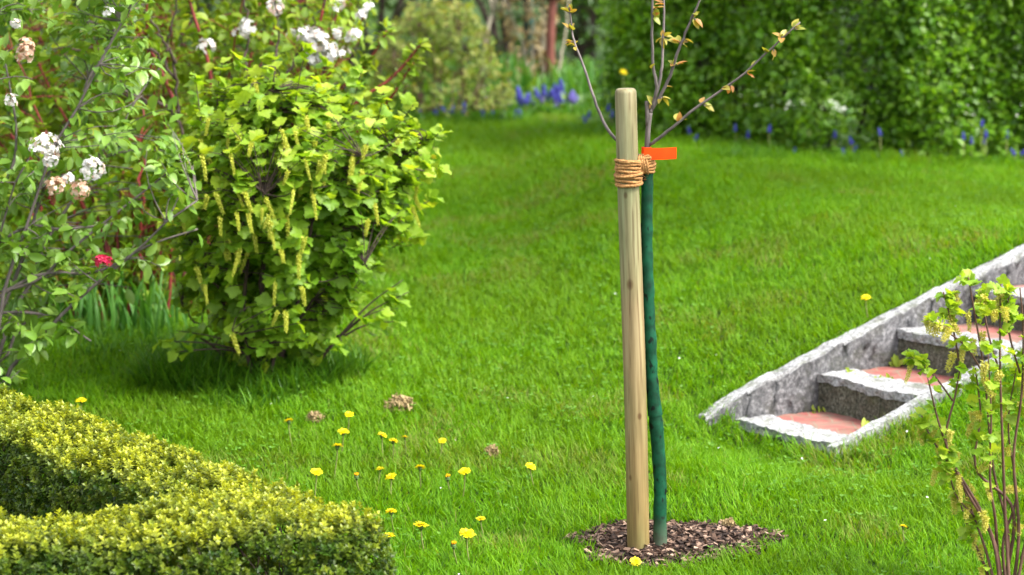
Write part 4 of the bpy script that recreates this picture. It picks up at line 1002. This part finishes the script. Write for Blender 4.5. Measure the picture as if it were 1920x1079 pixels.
# strap-leaved clumps and long grass at the shrub feet
def strap(name, label, cat_, base, n, L, wd, mat, rad, lean=.35, group=None):
    o = empty(name, base, label, cat_, group); parts = []
    for q in range(n):
        a = rng.random() * 2 * PI; rr = rad * rng.random() ** .5; b = on(base[0] + math.cos(a) * rr, base[1] + math.sin(a) * rr)
        a2 = rng.random() * 2 * PI; h = L * rng.uniform(.6, 1.1); ln = lean * rng.uniform(.3, 1.5)
        t = np.linspace(0, 1, 9); d = np.stack([math.cos(a2) * ln * h * t ** 2, math.sin(a2) * ln * h * t ** 2, h * (t - .28 * ln * t ** 3)], -1) + b
        s = np.array([-math.sin(a2), math.cos(a2), 0]); w_ = wd * rng.uniform(.7, 1.2) * np.sqrt(np.maximum(1 - t ** 2.5, 0.002)) * (.7 + .3 * np.minimum(t * 4, 1))
        cv = np.array([math.cos(a2), math.sin(a2), .3]) * wd * .25
        V = np.stack([d - s * w_[:, None] / 2 + cv * 0, d - cv, d + s * w_[:, None] / 2], 1).reshape(-1, 3); F = []
        for i in range(8):
            for k in (0, 1):
                A_ = i * 3 + k; F += [[A_, A_ + 1, A_ + 4], [A_, A_ + 4, A_ + 3]]
        v_ = rng.random(); parts.append((V, np.array(F), {'v': np.full(len(V), v_), 'a': np.zeros(len(V))}))
    local_mesh('leaves', cat(*parts), mat, o); return o
g = G(200, 655); strap('strap_leaf_plant', 'clump of broad upright strap leaves in front of the red dogwood stems', 'plant', on(g[0], g[1] + .3), 60, .27, .016, M['strap'], .17)
g = G(130, 660); strap('strap_leaf_plant', 'smaller clump of strap leaves nearest the viburnum', 'plant', on(g[0], g[1] + .35), 34, .24, .015, M['strap'], .14)
g = G(285, 670); strap('strap_leaf_plant', 'clump of strap leaves tucked against the currant bush', 'plant', on(g[0], g[1] + .3), 30, .2, .012, M['strap'], .14)
def long_grass(label, areas):
    parts = []
    for u, v, n, r, L in areas:
        g = G(u, v); a = rng.random(n) * 2 * PI; rr = r * rng.random(n) ** .5
        x, y = g[0] + np.cos(a) * rr, g[1] + np.sin(a) * rr; lean = rng.uniform(.15, 1.1, n); a2 = rng.random(n) * 2 * PI
        d = np.stack([np.cos(a2) * lean, np.sin(a2) * lean, np.ones(n)], -1); h = L * rng.uniform(.5, 1.15, n)
        parts.append(inst(BLADE, np.stack([x, y, T(x, y)], -1), frames(d, d * [1, 1, 0] + [0, 0, -.3]), np.stack([rng.uniform(.004, .0065, n), h, h], -1), v=rng.random(n), a=0 * h))
    V, F, A = cat(*parts); tag(link('long_grass', mesh('long_grass', V, F, M['tallgrass'], A)), label, 'grass', kind='stuff')
long_grass('uncut dark long grass round the feet of the shrubs', [(400, 715, 1500, .22, .17), (520, 725, 1500, .20, .15), (610, 705, 900, .14, .14), (330, 720, 800, .14, .17), (460, 760, 500, .14, .10), (250, 655, 350, .25, .10), (90, 655, 350, .3, .10), (850, 225, 900, .4, .12), (1000, 215, 800, .4, .12),
   (1180, 262, 700, .3, .12), (1400, 300, 700, .22, .10), (1600, 310, 700, .22, .10), (1800, 315, 700, .22, .10), (1240, 980, 60, .05, .07)])
# ------------------------------------------------------------------ tall clipped hedge on the right
def hedge_pt(t):
    i = np.clip(t.astype(int), 0, len(HF) - 2); f = (t - i)[:, None]; a_, b_ = HF[i], HF[i + 1]
    d_ = norm(b_ - a_); return a_ + (b_ - a_) * f, np.stack([-d_[:, 1], d_[:, 0]], -1)
def tall_hedge():
    base = on(1.45, 10.7); o = empty('tall_hedge', base, 'tall leafy hornbeam hedge along the top of the lawn with thin see-through gaps', 'hedge')
    seglen = np.linalg.norm(np.diff(HF, axis=0), axis=1); cum = np.concatenate([[0], np.cumsum(seglen)])
    def tt(n): return np.interp(rng.random(n) * cum[-1], cum, np.arange(len(HF)))
    N = 70000; t = tt(N); p2, nr = hedge_pt(t); dep = np.where(rng.random(N) < .62, np.abs(rng.normal(size=N)) * .13, rng.random(N) * .62)
    z = 1.75 * rng.random(N) ** .95; p2 = p2 + nr * (dep + .05 + .05 * np.sin(z * 3 + t * 5))[:, None]
    p = np.stack([p2[:, 0], p2[:, 1], T(p2[:, 0], p2[:, 1]) + z + .02], -1)
    nz = .6 * vnoise(p, 4.5) + .4 * vnoise(p, 11)
    gap = P(1590, 195, 12.2); g_ = np.exp(-(((p[:, 0] - gap[0]) / .10) ** 2 + ((p[:, 2] - gap[2]) / .13) ** 2)) 
    thin = .55 * np.exp(-(((p[:, 0] - gap[0]) / .2) ** 2))
    keep = rng.random(N) < np.maximum(smooth(.28, .50, nz), .75 * (z < .22)) * (1 - .97 * g_) * (1 - thin)
    p = p[keep][:24000]; nr = nr[keep][:24000]; n = len(p); print('hedge clusters', n)
    out = np.column_stack([-nr, np.full(n, .25)]); d_ = norm(out * .5 + np.array([0, 0, .45]) + rdirs(n) * .8)
    L = clusters(p, d_, 3, .050, OVAL, .9, .7, out, .07, .6 * rng.random(n), .15 + .7 * vnoise(p, 3.5))
    leaf_object('foliage', [L], M['hornbeam'], o)
    for q in range(40):
        tq = np.array([rng.random() * (len(HF) - 1.01)]); b2, nq = hedge_pt(tq); b2 = b2[0] + nq[0] * rng.uniform(.25, .55); b_ = on(b2[0], b2[1]) - [0, 0, .03]
        parts = []; tip = b_ + np.array([rng.normal() * .12, rng.normal() * .12, rng.uniform(1.2, 1.75)]); c = catmull([b_, b_ * .5 + tip * .5 + rng.normal(size=3) * .05, tip], 16)
        parts.append(tube(c, np.linspace(.014, .004, 16), 7))
        for k in range(12):
            i = rng.integers(3, 15); e_ = c[i] + rdirs(1)[0] * [.3, .3, .25] + [0, 0, .12]; parts.append(tube(catmull([c[i], (c[i] + e_) / 2 + [0, 0, .03], e_], 6), np.linspace(.004, .0015, 6), 4, False))
        local_mesh('stem', cat(*parts), M['bark'], o)
tall_hedge()
# pale strip added behind the hedge for the bright spots in its gap
q = np.linspace(0, 1, 40)[:, None]; pa = np.array([1.0, 15.6]) + (np.array([8.0, 15.0]) - np.array([1.0, 15.6])) * q; nr = norm(np.array([[.08, 1.0]]))
W_ = np.linspace(0, 1.2, 8); pp = pa[:, None] + nr[None] * W_[None, :, None]
V = np.stack([pp[..., 0], pp[..., 1], T(pp[..., 0], pp[..., 1]) + .012], -1); i, j = np.meshgrid(np.arange(39), np.arange(7), indexing='ij'); a = i * 8 + j
F = np.concatenate([np.stack([a, a + 8, a + 9], -1).reshape(-1, 3), np.stack([a, a + 9, a + 1], -1).reshape(-1, 3)])[:, ::-1]
tag(link('gap_brightener', mesh('gap_brightener', V, F, M['gap_brightener'], None, True)), 'added pale ground strip giving bright spots in the hedge gap', 'gap_brightener', kind='structure')

# ------------------------------------------------------------------ planting beyond the lawn
shrub('olive_shrub', 'rounded fine leaved olive green shrub at the end of the lawn', 'shrub', on(-.40, 14.35),
      pixels([(5, 770, 880), (60, 720, 915), (130, 690, 950), (200, 680, 968), (236, 690, 960)], 13.9, 14.9), 750, 22, OVAL, .036, 6, M['olive'], M['brownstem'], .008, .2, .40, .45, .06, new=.6)
shrub('hazel_shrub', 'bright green shrub with upright dark stems behind the olive shrub', 'shrub', on(-1.1, 16.2), ellipsoid((-1.1, 16.2, 2.0), (1.0, .8, 1.5)), 700, 10, OVAL, .075, 5, M['midleaf'], M['bark'], .028, .3, .35, .5, .1, new=.6)
shrub('yew_shrub', 'dark evergreen shrub making the deep shade behind the pale stem', 'shrub', on(.0, 18.2), ellipsoid((.0, 18.2, 2.0), (1.0, .8, 1.6)), 900, 9, NARROW, .075, 6, M['darkleaf'], M['bark'], .03, .3, .3, .5, .1)
shrub('bronze_shrub', 'sparse shrub with tan and pinkish young leaves beside the rusty trunk', 'shrub', on(.18, 16.3), pixels([(-160, 900, 1090), (0, 930, 1060), (60, 945, 1030), (130, 940, 1040), (165, 950, 1030)], 15.9, 16.7), 150, 9, OVAL, .06, 6, M['tanleaf'], M['paletwig'], .010, .15, .3, .5, .06, new=.25)
shrub('laurel_shrub', 'broad dark green shrub far behind the dogwood', 'shrub', on(-2.6, 13.6), ellipsoid((-2.6, 13.6, 1.6), (1.1, .7, 1.5)), 800, 10, OVAL, .075, 5, M['darkleaf'], M['bark'], .02, .3, .36, .5, .1)
shrub('laurel_shrub', 'mid green bushy shrub behind the white flowering shrub', 'shrub', on(-1.55, 13.2), ellipsoid((-1.45, 13.3, 1.5), (.62, .6, 1.3)), 500, 10, OVAL, .06, 5, M['midleaf'], M['bark'], .02, .2, .36, .5, .1, new=.5)
# sapling with a rusty trunk, pale stemmed sapling, dark trunked trees
def tree_obj(name, label, base, pts, r0, r1, crown, n, lmat, bmat, leafsz, per=5):
    o = empty(name, base, label, 'tree'); c = catmull(pts, 24); local_mesh('trunk', tube(c, np.linspace(r0, r1, 24) * (1 + .04 * np.sin(np.arange(24) * 2.1)), 12), bmat, o)
    Tg = crown(n); Tg = Tg[vnoise(Tg, 2.2) > .36]; st_, tw2, dr2 = grow(c[16], Tg, 9, r1, .05, .5, .1)
    parts = [tube(s_, r1 * .7 * np.linspace(1, .25, len(s_)), 6) for s_ in st_] + [tube(q_, [.004, .0035, .003, .0025, .002], 4, False) for i_, q_ in tw2]
    local_mesh('limbs', cat(*parts), bmat, o)
    outv = norm(Tg - Tg.mean(0)); leaf_object('crown', [clusters(Tg, norm(dr2 + outv * .5), per, leafsz, OVAL, 1, .8, outv, .12, .3)], lmat, o); return o
b = G(1029, 160); b = on(P(1029, 160, 15.9)[0], 15.9)
tree_obj('rusty_tree', 'small tree with a straight rusty brown trunk above the blue flowers', b, [b - [0, 0, .05], P(1030, 120, 15.9), P(1033, 40, 15.9), P(1037, -40, 15.9), P(1040, -300, 15.9)], .034, .026, ellipsoid(tuple(b + [.05, 0, 2.6]), (.9, .9, .8)), 260, M['tanleaf'], M['rustbark'], .07)
b = on(P(904, 120, 15.6)[0], 15.6)
tree_obj('pale_sapling', 'thin sapling with a pale leaning stem behind the olive shrub', b, [b - [0, 0, .05], P(907, 100, 15.6), P(915, 50, 15.6), P(928, 0, 15.6), P(945, -120, 15.6)], .017, .010, ellipsoid(tuple(b + [.25, .1, 2.2]), (.6, .6, .6)), 120, M['midleaf'], M['paletwig'], .06)
bgt = [(-9.3, 17.5, 1.7, 3.2, 'midleaf', 'light green tree at the outer end of the far row'), (-6.5, 19, 1.5, 3.2, 'darkleaf', 'tall dark tree at the far end of the garden, widest of the row'), (-4.0, 18.2, 1.5, 2.8, 'midleaf', 'bright green tree in the far row between two darker ones'), (-2.0, 19.5, 1.5, 3.0, 'darkleaf', 'dark tree in the far row behind the hazel shrub'),
       (.6, 20.6, 1.5, 3.0, 'midleaf', 'mid green tree in the far row behind the rusty trunk'), (2.7, 19.0, 1.5, 2.9, 'darkleaf', 'dark tree standing behind the tall hedge'), (5.0, 17.5, 1.6, 3.0, 'midleaf', 'green tree behind the tall hedge and the added pale strip'), (7.6, 15.5, 1.6, 3.0, 'darkleaf', 'dark tree beyond the far end of the tall hedge')]
SHADE = on(3.5, 9.5)
for x_, y_, r_, h_, mt, lab in bgt:
    b = on(x_, y_); tree_obj('garden_tree', lab, b, [b - [0, 0, .05], b + [.03, 0, .5], b + [-.02, .05, 1.1], b + [.02, 0, 2.0]], .10, .06, ellipsoid(tuple(b + [0, 0, h_ * .55]), (r_, r_ * .8, h_ * .55), .35), 950, M[mt], M['bark'], .11, 5)
tree_obj('garden_tree', 'open crowned tree past the top of the steps, shading the far grass', SHADE, [SHADE - [0, 0, .05], SHADE + [.05, 0, 1.2], SHADE + [-.03, .05, 2.4], SHADE + [.02, 0, 3.6]], .085, .05, ellipsoid(tuple(SHADE + [0, .1, 4.6]), (2.0, 1.5, 1.3), .4), 1500, M['midleaf'], M['bark'], .09, 4)
# painted pole
b = on(P(993, 80, 16.9)[0], 16.9); pl = empty('teal_pole', b, 'slim dark teal painted pole in front of the dark shrubs', 'pole')
local_mesh('shaft', tube(np.array([b - [0, 0, .1], b + [0, 0, .7], b + [0, 0, 1.9]]), .024, 14), M['teal'], pl)
local_mesh('cap', tube(np.array([b + [0, 0, 1.89], b + [0, 0, 1.92], b + [0, 0, 1.94]]), [.028, .028, .012], 14), M['teal'], pl)
for u, v, y_, n, L_, lab in ((945, 158, 15.2, 34, .34, 'blue green strap leaf clump beside the pale sapling'), (972, 158, 15.4, 24, .30, 'blue green strap leaf clump between the sapling and the rusty trunk'), (1058, 172, 15.2, 50, .26, 'bright green strap leaf clump right behind the blue flowers'), (1090, 160, 15.6, 40, .30, 'bright green strap leaf clump against the hedge end')):
    strap('strap_leaf_plant', lab, 'plant', on(G(u, v + 28)[0], max(G(u, v + 28)[1], 14.3)), n, L_, .022, M['strap'], .17, .3)
# ground cover under the far shrubs
n = 9000; x = rng.uniform(-5, 3, n); y = rng.uniform(14.2, 18.5, n); d_ = norm(rdirs(n) + [0, 0, .7])
V, F, A = inst(OVAL, np.stack([x, y, T(x, y) + rng.uniform(.01, .10, n)], -1), frames(d_, np.array([0, 0, 1.]) + rdirs(n) * .5), rng.uniform(.04, .08, n), v=rng.random(n), a=rng.random(n) * .4)
tag(link('ground_cover', mesh('ground_cover', V, F, M['midleaf'], A, True)), 'low leafy ground cover under the shrubs beyond the lawn', 'ground cover', kind='stuff')

# ------------------------------------------------------------------ grape hyacinths
def hyac():
    n = 60; t = np.linspace(0, 1, n); a = np.arange(n) * 2.4; r_ = .0125 * (1 - .72 * t ** 1.6)
    bell = tube([(0, 0, 0), (.0015, 0, -.0008), (.004, 0, -.0022), (.0062, 0, -.0036), (.0072, 0, -.0044)], [.0012, .0026, .0034, .0028, .0019], 6)[:2]
    ca, sa = np.cos(a), np.sin(a); R = np.stack([np.stack([ca, sa, 0 * a], -1), np.stack([-sa, ca, 0 * a], -1), np.tile([0, 0, 1.], (n, 1))], -1)
    V, F, A = inst(bell, np.stack([ca * r_ * .55, sa * r_ * .55, t * .055], -1), R, 1.15 - .5 * t, v=rng.random(n) * .6 + .4 * t, a=0 * t)
    return mesh('flower_spike', V, F, M['blue'], A, True), mesh('flower_spike', V, F, M['blue'], {'v': A['v'], 'a': np.full(len(V), .55)}, True)
HY, HYP = hyac()
V, F, A = tube([(0, 0, 0), (.004, 0, .5), (0, 0, 1)], [.0022, .002, .0016], 6); HS = mesh('stalk', V, F, M['stalk'], None, True)
V, F, A = inst(quad_strip([(.035, .2), (.04, .6), (.025, .9)], .4, .7), np.zeros((5, 3)), frames(np.array([[math.cos(a), math.sin(a), 1.2] for a in (0, 1.3, 2.6, 3.8, 5.1)]), np.array([[-math.cos(a), -math.sin(a), 1.] for a in (0, 1.3, 2.6, 3.8, 5.1)])), np.full(5, .13), v=np.full(5, .4), a=np.zeros(5))
HLf = mesh('leaves', V, F, M['strap'], A, True)
def hyacinth(p, label, group, s=1.0, pale=False):
    b = on(p[0], p[1]); h = max(p[2] - b[2], .05); o = empty('grape_hyacinth', b, label, 'flower', group)
    k = link('flower_spike', HYP if pale else HY, o, (0, 0, h - .02)); k.scale = (s, s, s); k.rotation_euler = (rng.normal() * .25, rng.normal() * .25, rng.random() * 6)
    q = link('stalk', HS, o); q.scale = (1, 1, h - .015); l_ = link('leaves', HLf, o); l_.rotation_euler = (0, 0, rng.random() * 6)
gl = 'blue grape hyacinth in the thick drift at the far end of the lawn'
for u, v, k in [(965, 192, 0), (972, 180, 0), (978, 196, 0), (985, 188, 0), (992, 195, 0), (984, 176, 0), (1000, 186, 0), (1008, 178, 0), (1013, 190, 1), (1020, 196, 1), (1025, 172, 0), (1032, 168, 0), (1030, 182, 0), (1038, 178, 0), (1044, 192, 1), (1050, 182, 0), (1056, 176, 0), (1053, 166, 0), (1062, 190, 1), (1068, 180, 1), (1075, 185, 1), (1084, 178, 1), (1000, 198, 1), (968, 203, 1), (948, 205, 1), (1042, 166, 0), (975, 190, 0), (997, 178, 0), (1048, 172, 0), (1060, 184, 0), (988, 200, 1), (1034, 196, 1)]:
    u += rng.normal() * 5; v += rng.normal() * 3; hyacinth(P(u, v, G(u, 214 + rng.normal() * 4)[1]), ('pale violet grape hyacinth in the thick drift at the far end of the lawn' if k else gl), 'grape hyacinths at the end of the lawn', 1.15, bool(k))
for u, v in [(790, 214), (815, 206), (835, 207), (845, 205), (870, 208), (872, 200), (912, 190), (920, 216), (908, 214), (965, 213), (977, 214), (940, 228)]:
    hyacinth(P(u, v, G(u, 231)[1]), 'dark blue grape hyacinth at the foot of the olive shrub', 'grape hyacinths under the olive shrub', .9)
for k, (u, v) in enumerate([(1098, 222), (1103, 214), (1140, 200), (1147, 212), (1245, 258), (1292, 243), (1302, 257), (1378, 238), (1402, 250), (1441, 240), (1488, 285), (1565, 250), (1582, 283), (1597, 262), (1600, 278), (1650, 246), (1690, 288), (1796, 295), (1806, 254), (1821, 262), (1844, 262), (1848, 250), (1840, 230), (1887, 250), (1902, 283), (1915, 282)]):
    yy = 9.0
    for it in range(5):
        x_ = P(u, v, yy)[0]; yy = float(np.interp(x_, HF[:, 0], HF[:, 1])) - .03 + .05 * (k % 3)
    hyacinth(P(u, v, yy), 'deep blue grape hyacinth along the foot of the tall hedge', 'grape hyacinths along the hedge foot', .68)
